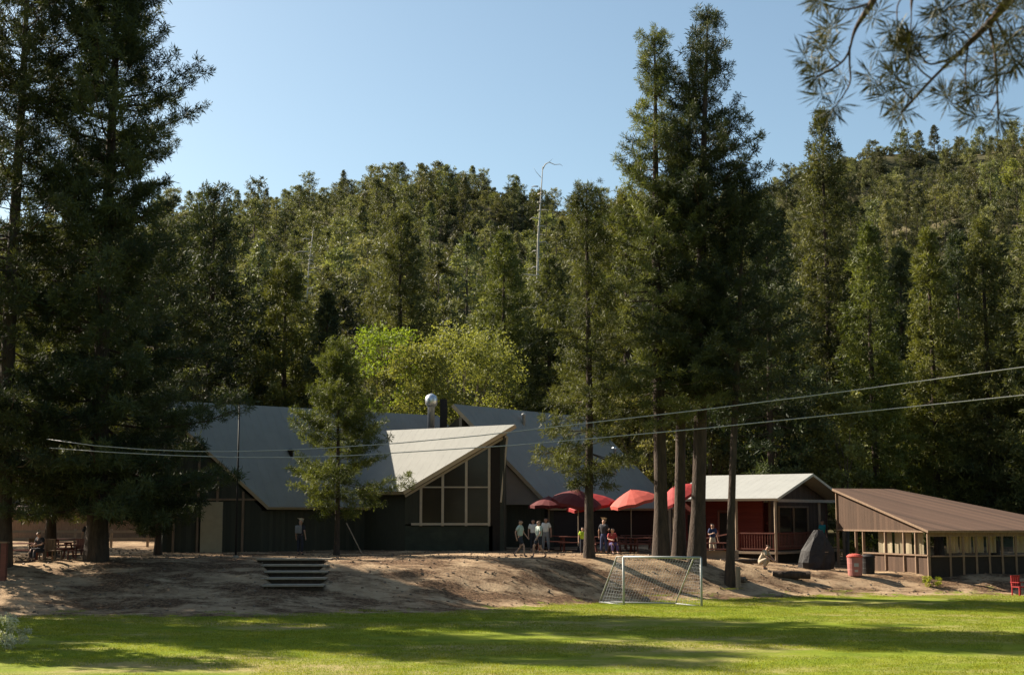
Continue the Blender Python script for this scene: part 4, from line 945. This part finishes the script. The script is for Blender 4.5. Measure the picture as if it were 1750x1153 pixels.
# stump posts beside the thin trunk
for px, lb in ((1259, 'left short post beside the thin bare trunk'), (1264, 'right short post beside the thin bare trunk')):
    x = at(px, 960, 65.2).x; z = gz(x, 65.2); m = MB(); m.lathe([(.07, -.2), (.07, .95), (.055, 1.0)], (0,0,0), 10); o = m.build('short_post', M['palewood']); o.location = (x, 65.2+ (px-1259)*.05, z); tag(o, lb, 'post')
# covered barbecue / tarp heap: ridge tent-like black cover
def tarp():
    D = 72.5; x = at(1392, 930, D).x; z = gz(x, D); e = empty('covered_grill', (x, D, z), 0, 'tall black tarpaulin cover with sunlit grey left side beside the red cabin', 'covered grill')
    rings = [(0, .86, .7), (.35, .93, .75), (.95, .80, .6), (1.4, .55, .45), (1.75, .36, .3), (1.98, .2, .16)]
    vs = []; fs = []; n = 18
    for i, (h, rx, ry) in enumerate(rings):
        for k in range(n):
            a = 2*math.pi*k/n; w_ = 1 + .13*math.sin(3*a+i*.5+1)*(1-h/2.6) + .07*math.sin(7*a-i)
            vs.append((rx*w_*math.cos(a)+.1*h, ry*w_*math.sin(a), h))
    for i in range(len(rings)-1):
        for k in range(n): a = i*n+k; b = i*n+(k+1) % n; fs.append((a, b, b+n, a+n))
    fs.append(tuple((len(rings)-1)*n+k for k in range(n)))
    m = MB(); m.add(vs, fs); m.build('cover', M['tarp'], e)
    m = MB()
    for i in range(18): 
        a = 2*math.pi*i/18; b = 2*math.pi*(i+1)/18; m.bar((.72*math.cos(a)+.09, .57*math.sin(a), .88), (.72*math.cos(b)+.09, .57*math.sin(b), .88), .03)
    m.build('tie_rope', M['palewood'], e)
tarp()
# trash bins by the pavilion
def bin_(px, D, mt, label, r=.33, h=.9, marks=False):
    x = at(px, 970, D).x; z = gz(x, D); e = empty('trash_bin', (x, D, z), 0, label, 'trash bin')
    m = MB(); m.lathe([(r*.88, 0), (r*.9, .03), (r*.95, h*.3), (r*.97, h*.32), (r*.95, h*.34), (r*.98, h*.66), (r, h*.68), (r*.98, h*.7), (r, h)], (0,0,0), 20); m.build('barrel', M[mt], e, smooth=False)
    m = MB(); m.lathe([(r*1.05, h), (r*1.07, h+.05), (r*.8, h+.13), (r*.3, h+.17)], (0,0,0), 20); m.build('lid', M['darkmetal' if mt != 'pinkbin' else 'salmon'], e)
    if marks:
        m = MB()
        for a0, a1, z0_, z1_ in ((-1.9, -1.3, .45, .62), (-1.85, -1.4, .2, .3)):
            n = 6; vs = []
            for k in range(n+1): a = a0+(a1-a0)*k/n; vs += [(math.cos(a)*(r+.006), math.sin(a)*(r+.006), z0_), (math.cos(a)*(r+.006), math.sin(a)*(r+.006), z1_)]
            m.add(vs, [(2*k, 2*k+2, 2*k+3, 2*k+1) for k in range(n)])
        m.build('sticker', M['whitepaint'], e)
bin_(1461, 69.3, 'pinkbin', 'faded red trash barrel in front of the pavilion side wall', marks=True, r=.37)
bin_(1484, 70.3, 'darkmetal', 'dark barrel just right of the faded red trash barrel', h=.8)
# red garden chair at right edge
def chair(px, D, mt, label, rz=0, name='chair', grp=None):
    x = at(px, 990, D).x; z = gz(x, D); e = empty(name, (x, D, z), rz, label, 'chair', grp)
    m = MB(); m.box((-.27, -.25, .38), (.27, .27, .43)); m.build('seat', M[mt], e, bevel=.015)
    m = MB()
    for i in range(4): m.box((-.26+i*.135, .24, .45), (-.26+i*.135+.115, .28, .92))
    m.bar((-.27, .26, .9), (.27, .26, .9), .05); m.build('backrest', M[mt], e)
    for sx in (-1, 1):
        for sy in (-1, 1): m = MB(); m.bar((sx*.25, sy*.23, 0), (sx*.24, sy*.22, .4 if sy < 0 else .62), .05); m.build('leg', M[mt], e)
        m = MB(); m.bar((sx*.29, -.28, .62), (sx*.29, .27, .62), .07, .03); m.build('armrest', M[mt], e)
chair(1742, 66.5, 'red', 'red lawn chair on the grass at the right edge', R(25))
# left edge: tables, chairs, rail
for i, (px, D, lb) in enumerate([(95, 66, 'picnic table in shade left of the tallest left pine trunk'), (35, 62, 'dark picnic table at the far left edge under the trees'), (120, 70, 'rear picnic table in the shade behind the tallest left pine')]):
    picnic_table(at(px, 940, D).x, D, R((-10, 14, 5)[i]), lb, 'redbrown', 'picnic tables under the left pines')
for px, D, rz, mt, lb in ((60, 64, 40, 'wood', 'dark chair right of the far left table'), (128, 63, -30, 'redbrown', 'reddish chair just left of the tallest left pine trunk'), (90, 62, 160, 'wood', 'chair with its back to the lawn, left of the tallest left pine')):
    chair(px, D, mt, lb, R(rz), grp='chairs under the left pines')
m = MB()
x0 = at(-10, 930, 59).x
e = empty('timber_post', (at(8, 930, 58).x, 58, gz(at(8, 930, 58).x, 58)), 0, 'orange brown timber post at the left edge', 'post')
m.bar((0,0,-.3), (0,0,1.5), .22, .22); m.build('shaft', M['redbrown'], e); m = MB(); m.box((-.15,-.15,1.5), (.15,.15,1.56)); m.build('cap', M['wood'], e)
# low fence behind the left pines
e = empty('rail_fence', (-24, 78, gz(-24, 78)), 0, 'pale low rail fence in the sun behind the left pines', 'fence')
for i in range(7): m = MB(); m.bar((-6+i*2, 0, -.3), (-6+i*2, 0, 1.0), .12); m.build('fence_post', M['palewood'], e)
for z in (.45, .85): m = MB(); m.bar((-6, -.08, z), (6, -.08, z), .04, .14); m.build('fence_rail', M['palewood'], e)
e = empty('low_shed', (-27.5, 92, gz(-27.5, 92)), 0, 'low brown building glimpsed through the left pines', 'shed')
m = MB(); m.box((-5, 0, -.5), (5, 4, 2.0)); m.build('wall', M['wood'], e); m = MB(); m.slab([(-5.4, -.5, 2.0), (5.4, -.5, 2.0), (5.4, 4.5, 2.5), (-5.4, 4.5, 2.5)], .15); m.build('roof', M['brownroof'], e)
# bracing pole leaning right of the small pine
m = MB(); a = at(592, 893, 73); b = at(618, 932, 72); b.z = gz(b.x, 72); m.tube([a, b], .03, 6); tag(m.build('leaning_pole', M['palewood']), 'thin pole leaning in the shade right of the young pine', 'pole')
# overhead cables
for lb, pts in (('upper of the two overhead cables crossing the whole view', [(80, 750, 55.5), (160, 761, 55.2), (250, 768, 55), (330, 771, 54.7), (400, 771, 54.4), (480, 769, 54), (560, 765, 53.6), (680, 757, 53), (820, 744, 52), (1000, 723, 50), (1200, 700, 48), (1450, 668, 46), (1750, 627, 44), (2100, 572, 42)]),
                ('lower of the two overhead cables crossing the whole view', [(85, 765, 55.5), (180, 772, 55.2), (300, 778, 54.8), (400, 781, 54.4), (500, 781, 54), (600, 778, 53.5), (700, 772, 53), (870, 761, 51.5), (1000, 750, 50), (1200, 732, 48), (1450, 706, 46), (1750, 675, 44), (2100, 632, 42)])):
    m = MB(); m.tube([at(*p) for p in pts], .017, 6); tag(m.build('overhead_cable', M['blackcable'], smooth=True), lb, 'cable', 'overhead cables')
e = empty('utility_pole', (at(2100, 600, 42).x, 42, 0), 0, 'utility pole right of the photo carrying the overhead cables', 'utility pole')
m = MB(); m.tube([(0,0,-.5), (0,0,9.8)], [.16, .11], 10); m.build('pole', M['wood'], e, smooth=True); m = MB(); m.bar((0,-.8,9.2), (0,.8,9.2), .1); m.build('crossarm', M['wood'], e)

# ------------------------------------------------------------------ people
SK = mat('skin', (0.42, 0.24, 0.17), 0.6, 0.05, 5); HAIR = mat('dark_hair', (0.03, 0.02, 0.015), 0.6, 0.2, 9)
HB = mat('brown_hair', (0.12, 0.07, 0.04), 0.6, 0.2, 9)
def cloth(name, c): return mat(name, c, 0.85, 0.1, 6)
CL = dict(sage=cloth('sage_cloth', (0.42, 0.48, 0.42)), dark=cloth('dark_cloth', (0.03, 0.03, 0.04)), white=cloth('white_cloth', (0.7, 0.68, 0.66)), lime=cloth('lime_cloth', (0.42, 0.55, 0.04)),
          teal=cloth('teal_cloth', (0.03, 0.28, 0.33)), navy=cloth('navy_cloth', (0.03, 0.04, 0.10)), grey=cloth('grey_cloth', (0.2, 0.2, 0.21)), tan=cloth('tan_cloth', (0.45, 0.36, 0.27)), red=cloth('red_cloth', (0.35, 0.05, 0.05)), purple=cloth('purple_cloth', (0.07, 0.05, 0.14)))
def skinmesh(name, verts, edges, radii, m, parent, sub=1, root=0):
    me = bpy.data.meshes.new(name+'_t'); me.from_pydata([tuple(v) for v in verts], edges, []); o = bpy.data.objects.new(name+'_t', me); COL.objects.link(o)
    sk = o.modifiers.new('s', 'SKIN'); sk.use_smooth_shade = True
    for i, r_ in enumerate(radii):
        r2 = r_ if hasattr(r_, '__len__') else (r_, r_); me.skin_vertices[0].data[i].radius = r2
    me.skin_vertices[0].data[root].use_root = True
    sb = o.modifiers.new('b', 'SUBSURF'); sb.levels = sub; sb.render_levels = sub
    dg_ = bpy.context.evaluated_depsgraph_get(); dg_.update(); nm = bpy.data.meshes.new_from_object(o.evaluated_get(dg_))
    bpy.data.objects.remove(o); nm.name = name; nm.materials.clear(); nm.materials.append(m)
    return link_mesh(name, nm, parent)
def person(px, D, label, rz, pose='stand', shirt='sage', pants='dark', short=False, hair=HAIR, hgt=1.72, zoff=0.0, cap=None, pack=None, x=None):
    if x is None: x = at(px, 930, D).x
    e = empty('person', (x, D, gz(x, D)+zoff), rz, label, 'person'); e.scale = (hgt/1.75,)*3
    V = lambda *a: Vector(a)
    # facing -Y; right = -X
    pel = V(0, 0, .93); waist = V(0, 0, 1.08); chest = V(0, -.01, 1.30); neck = V(0, 0, 1.47); head = V(0, -.02, 1.62); crown_ = V(0, -.01, 1.70)
    sh = [V(-.17, 0, 1.41), V(.17, 0, 1.41)]; hip = [V(-.09, 0, .89), V(.09, 0, .89)]
    knee = [V(-.10, -.02, .49), V(.10, -.02, .49)]; ank = [V(-.10, .02, .08), V(.10, .02, .08)]; toe = [V(-.11, -.14, .03), V(.11, -.14, .03)]
    elb = [V(-.25, .03, 1.13), V(.25, .03, 1.13)]; wri = [V(-.26, -.05, .88), V(.26, -.05, .88)]
    if pose == 'walk':
        knee = [V(-.10, -.22, .52), V(.10, .02, .48)]; ank = [V(-.10, -.24, .10), V(.10, .34, .13)]; toe = [V(-.10, -.40, .05), V(.10, .20, .03)]
        elb = [V(-.25, .15, 1.16), V(.25, -.07, 1.14)]; wri = [V(-.25, .10, .92), V(.26, -.24, .95)]
    if pose == 'talk':
        elb = [V(-.25, -.03, 1.14), V(.27, .02, 1.14)]; wri = [V(-.17, -.26, 1.20), V(.29, -.04, .89)]
        ank = [V(-.14, .02, .08), V(.15, .02, .08)]; toe = [V(-.17, -.14, .03), V(.18, -.13, .03)]; knee = [V(-.12, -.02, .49), V(.13, -.02, .49)]
    if pose == 'sit':
        d = V(0, 0, -.43); pel, waist, chest, neck, head, crown_ = [p+d+V(0, 0, 0) for p in (pel, waist, chest, neck, head, crown_)]; chest += V(0, -.05, 0); neck += V(0, -.09, 0); head += V(0, -.14, -.01); crown_ += V(0, -.13, -.01)
        sh = [s+d+V(0, -.07, 0) for s in sh]; hip = [s+d for s in hip]; knee = [V(-.12, -.45, .52), V(.12, -.45, .52)]; ank = [V(-.12, -.42, .09), V(.12, -.46, .09)]; toe = [V(-.12, -.58, .04), V(.12, -.62, .04)]
        elb = [V(-.24, -.12, .74), V(.24, -.12, .74)]; wri = [V(-.15, -.36, .70), V(.15, -.36, .70)]
    if pose == 'crouch':
        d = V(0, .12, -.58); pel = pel+d; hip = [s+d for s in hip]; waist = V(0, .05, .50); chest = V(0, -.10, .70); neck = V(0, -.19, .84); head = V(0, -.27, .96); crown_ = V(0, -.28, 1.04)
        sh = [V(-.17, -.14, .78), V(.17, -.14, .78)]; knee = [V(-.15, -.28, .50), V(.15, -.28, .47)]; ank = [V(-.12, -.06, .09), V(.12, -.02, .09)]; toe = [V(-.13, -.22, .04), V(.13, -.18, .04)]
        elb = [V(-.24, -.30, .56), V(.24, -.30, .56)]; wri = [V(-.12, -.48, .42), V(.12, -.48, .42)]
    vs = [pel, waist, chest, neck, head, crown_]; rs = [(.13, .10), (.12, .09), (.15, .10), .055, (.085, .10), (.065, .08)]; ed = [(0,1), (1,2), (2,3), (3,4), (4,5)]
    f = (head-neck).normalized(); fw = V(0, -1, 0)
    def add(p, r_, par): vs.append(p); rs.append(r_); ed.append((par, len(vs)-1)); return len(vs)-1
    add(head + V(0, -.115, -.015), .014, 4)
    for s in (-1, 1): add(head + V(s*.095, .005, -.01), .016, 4)
    for i in range(2):
        s = (-1, 1)[i]
        a = add(sh[i], .058, 2); b = add(elb[i], .040, a); c = add(wri[i], .026, b)
        dr = (wri[i]-elb[i]).normalized(); palm = add(wri[i]+dr*.06, (.036, .02), c)
        side = dr.cross(V(s, 0, 0)); side = side.normalized() if side.length > .1 else V(0, 1, 0)
        for k, L in enumerate((.075, .085, .08, .062)):
            o_ = side*(-.028+.019*k); q = add(wri[i]+dr*.11+o_, .009, palm); add(wri[i]+dr*(.11+L*.8)+o_*1.1+V(-s*.015, 0, 0), .007, q)
        add(wri[i]+dr*.075+side*-.055, .010, palm)
        h_ = add(hip[i], .085, 0); k_ = add(knee[i], .056, h_); an = add(ank[i], .038, k_); add(toe[i], (.04, .028), an)
    skinmesh('body', vs, ed, rs, SK, e)
    # shirt
    w_ = [pel.lerp(waist, .1), waist, chest, (chest+neck)*.5+V(0,0,.035)]; r2 = [(.185, .145), (.17, .135), (.205, .155), .085]; e2 = [(0,1), (1,2), (2,3)]
    for i in range(2):
        w_.append(sh[i]); r2.append(.092); e2.append((2, len(w_)-1)); w_.append(sh[i].lerp(elb[i], .75)); r2.append(.07); e2.append((len(w_)-2, len(w_)-1))
    skinmesh('shirt', w_, e2, r2, CL[shirt], e)
    w_ = [waist, pel-V(0,0,.02)]; r2 = [(.135, .105), (.15, .12)]; e2 = [(0,1)]
    for i in range(2):
        w_.append(hip[i]); r2.append(.115); e2.append((1, len(w_)-1)); w_.append(hip[i].lerp(knee[i], .95 if not short else .8)); r2.append(.09); e2.append((len(w_)-2, len(w_)-1))
        if not short: w_.append(ank[i]+V(0,0,.04)); r2.append(.055); e2.append((len(w_)-2, len(w_)-1))
    skinmesh('shorts' if short else 'trousers', w_, e2, r2, CL[pants], e)
    for i in range(2): skinmesh('shoe', [ank[i]-V(0,0,.01), toe[i], toe[i].lerp(ank[i], .5)-V(0,0,.02)], [(0,2), (2,1)], [.05, (.048, .034), .045], CL['dark'], e)
    up = (crown_-head).normalized()
    skinmesh('cap' if cap else 'hair', [head+up*.045+V(0,.025,0), crown_+up*.02+V(0,.01,0)] + ([head+up*.05+V(0,-.16,0)] if cap else []), [(0,1)] + ([(0,2)] if cap else []), [(.125, .135), (.10, .11) if not cap else (.06, .07)] + ([(.06, .01)] if cap else []), CL[cap] if cap else hair, e)
    if pack: m = MB(); m.box((-.16, .12, 1.05), (.16, .30, 1.45)); m.build('backpack', CL[pack], e, bevel=.05)
    return e
person(889, 65.2, 'person in pale sage shirt and dark shorts, left of the pair on sunny dirt', R(70), 'walk', 'sage', 'dark', True)
person(921, 65.4, 'person in pale sage shirt and dark shorts, right of the pair on sunny dirt', R(-60), 'walk', 'sage', 'dark', True, hair=HB)
person(911, 73.5, 'person in white top standing in shade behind the pair, the left one', R(10), 'stand', 'white', 'dark', hgt=1.65)
person(933, 73, 'person in white top standing in shade just right of another in white', R(-20), 'talk', 'white', 'grey', hgt=1.75)
person(996, 68.5, 'person in lime yellow shirt just left of the slender pine trunk', R(0), 'stand', 'lime', 'dark', hgt=1.35)
person(1032, 70.3, 'person in dark shirt and pale cap right of the slender pine trunk', R(150), 'talk', 'dark', 'navy', cap='tan')
person(1045, 70.2, 'person in purple trousers seated at the picnic table near the slender pine', R(20), 'sit', 'red', 'purple')
person(1218, 74, 'person in navy shirt standing between the cluster and thin bare trunk', R(20), 'talk', 'navy', 'tan')
person(1303, 68, 'person in tan clothing crouching on the dirt below the cabin ramp', R(60), 'crouch', 'tan', 'tan', hgt=1.9, hair=HB)
person(1406, 80.2, 'person in teal shirt standing on the cabin deck above the black tarpaulin', R(30), 'stand', 'teal', 'navy', zoff=gz(14.25, 78)+.55-gz(at(1406, 930, 80.2).x, 80.2))
person(513, 69.5, 'person in dark clothes with white cap standing in the lodge shade', R(160), 'stand', 'dark', 'dark', cap='white', pack='grey')
person(70, 61.5, 'person in dark clothes seated under the left pines', R(-30), 'sit', 'dark', 'dark')
person(150, 63.5, 'person in dark clothes standing at the tallest left pine trunk', R(200), 'stand', 'dark', 'navy')

# ------------------------------------------------------------------ overhanging branches of a near pine at top right
def overhang():
    tx, ty = 4.2, 7.6
    e = empty('overhanging_pine', (tx, ty, gz(tx, ty)), 0, 'pine whose sharp needled branches hang into the top right corner', 'pine tree'); o = Vector(e.location)
    t = MB(); t.tube([(0,0,-.3), (0.05,0,3), (0,.05,7), (0,0,12)], [.32, .24, .18, .06], 12); t.build('trunk', M['bark'], e, smooth=True)
    D0 = 6.6; rng = np.random.default_rng(3); r_ = random.Random(3)
    def W(px, py, d=D0): return at(px, py, d)-o
    tk = lambda z: Vector((0, 0, z))
    paths = [
        ([tk(7.0), W(1640, -170, 7), W(1540, -80), W(1490, 5), W(1462, 50), W(1450, 90), W(1432, 112), W(1395, 132)], .011),
        ([W(1452, 80), W(1452, 110), W(1453, 140), W(1440, 165), W(1424, 186)], .006),
        ([W(1490, 5), W(1450, 16), W(1420, 12), W(1395, 0)], .006),
        ([W(1437, 108), W(1420, 95), W(1412, 80)], .004),
        ([tk(6.2), W(1800, -70), W(1725, 0), W(1690, 40), W(1640, 90), W(1600, 128), W(1570, 160), W(1540, 193)], .014),
        ([W(1592, 135), W(1575, 122), W(1560, 105), W(1548, 90)], .005), ([W(1560, 172), W(1545, 155), W(1530, 130)], .005),
        ([W(1690, 40), W(1700, 90), W(1704, 150), W(1706, 205)], .009), ([W(1630, 98), W(1590, 110), W(1570, 90), W(1555, 70)], .006),
        ([tk(6.6), W(1600, -120), W(1562, -20), W(1557, 40), W(1553, 75)], .006), ([W(1555, -20), W(1534, 10), W(1535, 55)], .005),
        ([W(1655, 75), W(1650, 120), W(1650, 160), W(1630, 178), W(1615, 160)], .005), ([W(1702, 140), W(1690, 165), W(1665, 160)], .005), ([W(1705, 170), W(1690, 195), W(1660, 200)], .004),
        ([tk(5.8), W(1850, -20), W(1790, 40), W(1755, 90), W(1730, 120), W(1700, 130)], .009), ([W(1725, 0), W(1680, -5), W(1640, 10), W(1600, 25)], .007),
        ([W(1700, 30), W(1720, 70), W(1735, 110)], .006), ([W(1660, 70), W(1640, 50), W(1620, 55)], .005), ([W(1790, 40), W(1745, 50), W(1720, 75)], .006)]
    C = []; A = []; Q = []
    for pts, r0 in paths:
        # smooth interpolation
        n = len(pts); P = []
        for i in range(n-1):
            p0, p1, p2, p3 = pts[max(i-1,0)], pts[i], pts[i+1], pts[min(i+2, n-1)]
            for k in range(5):
                u = k/5; P.append(.5*((2*p1)+(p2-p0)*u+(2*p0-5*p1+4*p2-p3)*u*u+(3*p1-p0-3*p2+p3)*u**3))
        P.append(pts[-1]); m = MB(); N_ = len(P)
        start_big = .04 if pts[0].x == 0 and pts[0].y == 0 else r0
        m.tube(P, [start_big+(r0*.5-start_big)*min(1, (i/N_)*1.6) if start_big > r0 else r0*(1-.6*i/N_) for i in range(N_)], 7); m.build('branch', M['bark'], e, smooth=True)
        d = (P[-1]-P[-3]).normalized()
        for k in range(2): C.append(P[-1]-d*.03*k); A.append(d); Q.append(.115)
    tufts = [(1375,95),(1385,112),(1398,70),(1412,52),(1420,62),(1425,45),(1400,125),(1388,105),(1440,128),(1404,163),(1500,20),(1490,30),(1470,5),(1400,2),(1440,4),
             (1520,55),(1540,62),(1552,82),(1560,95),(1570,105),(1530,85),(1500,85),(1492,140),(1503,150),(1485,128),(1515,165),(1528,180),(1538,192),(1522,118),(1565,150),(1555,148),
             (1610,20),(1625,40),(1600,8),(1640,60),(1620,10),(1650,30),(1670,60),(1680,20),(1700,10),(1715,40),(1735,60),(1748,20),(1730,90),(1745,110),(1715,120),(1740,5),(1690,75),(1660,100),(1640,110),(1625,100),
             (1650,135),(1630,160),(1660,160),(1652,185),(1600,60),(1615,75),(1680,110),(1720,75),(1750,70),(1700,95),(1765,100),(1760,40),(1640,20),(1690,0),(1660,0),(1720,15)]
    for px, py in tufts:
        C.append(W(px, py, D0+r_.uniform(-.35, .35))); A.append(Vector((r_.uniform(-.8,.2), r_.uniform(-.5,.5), r_.uniform(-.3, .6))).normalized()); Q.append(r_.uniform(.075, .125))
    for i in range(40):    # foliage of the same limbs beyond the corner
        C.append(W(r_.uniform(1640, 2000), r_.uniform(-260, 60), D0+r_.uniform(-.4, .6))); A.append(Vector((-.5, 0, .3)).normalized()); Q.append(.11)
    me = blades_mesh('needles', np.array([list(c) for c in C]), np.array([list(a) for a in A]), np.array(Q), 46, .03, M['tuft'], rng, None, .45, .05)
    link_mesh('needles', me, e)
overhang()

# ------------------------------------------------------------------ ground cover
def grass():
    rng = np.random.default_rng(9); protos = []
    for v in range(3):
        n = 520; c = np.stack([rng.uniform(-.62, .62, n), rng.uniform(-.62, .62, n), np.zeros(n)], 1)
        me = blades_mesh('grass_patch', c, np.tile([0, 0, 1.0], (n, 1)), rng.uniform(.025, .06, n), 2, .10, M['grassblade'], rng, rng.uniform(0, 1, n), 2.0); protos.append(me)
    pts = []; y = 27.0
    while y < 67:
        half = y*.40+2; x = -half
        while x < half:
            xx = x+rd.uniform(-.2, .2); yy = y+rd.uniform(-.2, .2); dd = yy-float(edgeY(xx)) + 2.2*float(hnoise(xx, yy, 1.4, 6))
            worn = float(hnoise(xx*.5, yy*1.3, 4.5, 8))
            if dd < .6 and worn < .38: pts.append((xx, yy, gz(xx, yy)+.004, rd.uniform(0, 6.28), rd.uniform(.8, 1.1), rd.randrange(3)))
            x += 1.12
        y += 1.12
    tag(instancer('grass', pts, protos), 'short green turf covering the playing field', 'grass')
    print('grass patches', len(pts))
    # twigs, cones and stones of the bank
    sm_ = MB(); r_ = random.Random(4)
    for i in range(3600):
        x = r_.uniform(-30, 24); y = r_.uniform(50, 76); d = y-float(edgeY(x))
        if d < .3: continue
        z = gz(x, y); s = r_.uniform(.012, .04)*(1.6 if r_.random() < .05 else 1)
        mt_ = Matrix.Translation((x, y, z+s*.3)) @ Matrix.Rotation(r_.uniform(0, 6), 4, 'Z') @ Matrix.Rotation(r_.uniform(0, .8), 4, 'X')
        sm_.box((-s*r_.uniform(.8, 2.5), -s, -s*.6), (s, s, s*.7), r_.randrange(2), mt_)
    o = sm_.build('ground_litter', [M['rock'], M['wood']]); tag(o, 'pine cones, twigs and stones scattered over the dirt bank', 'litter', kind='stuff')
grass()
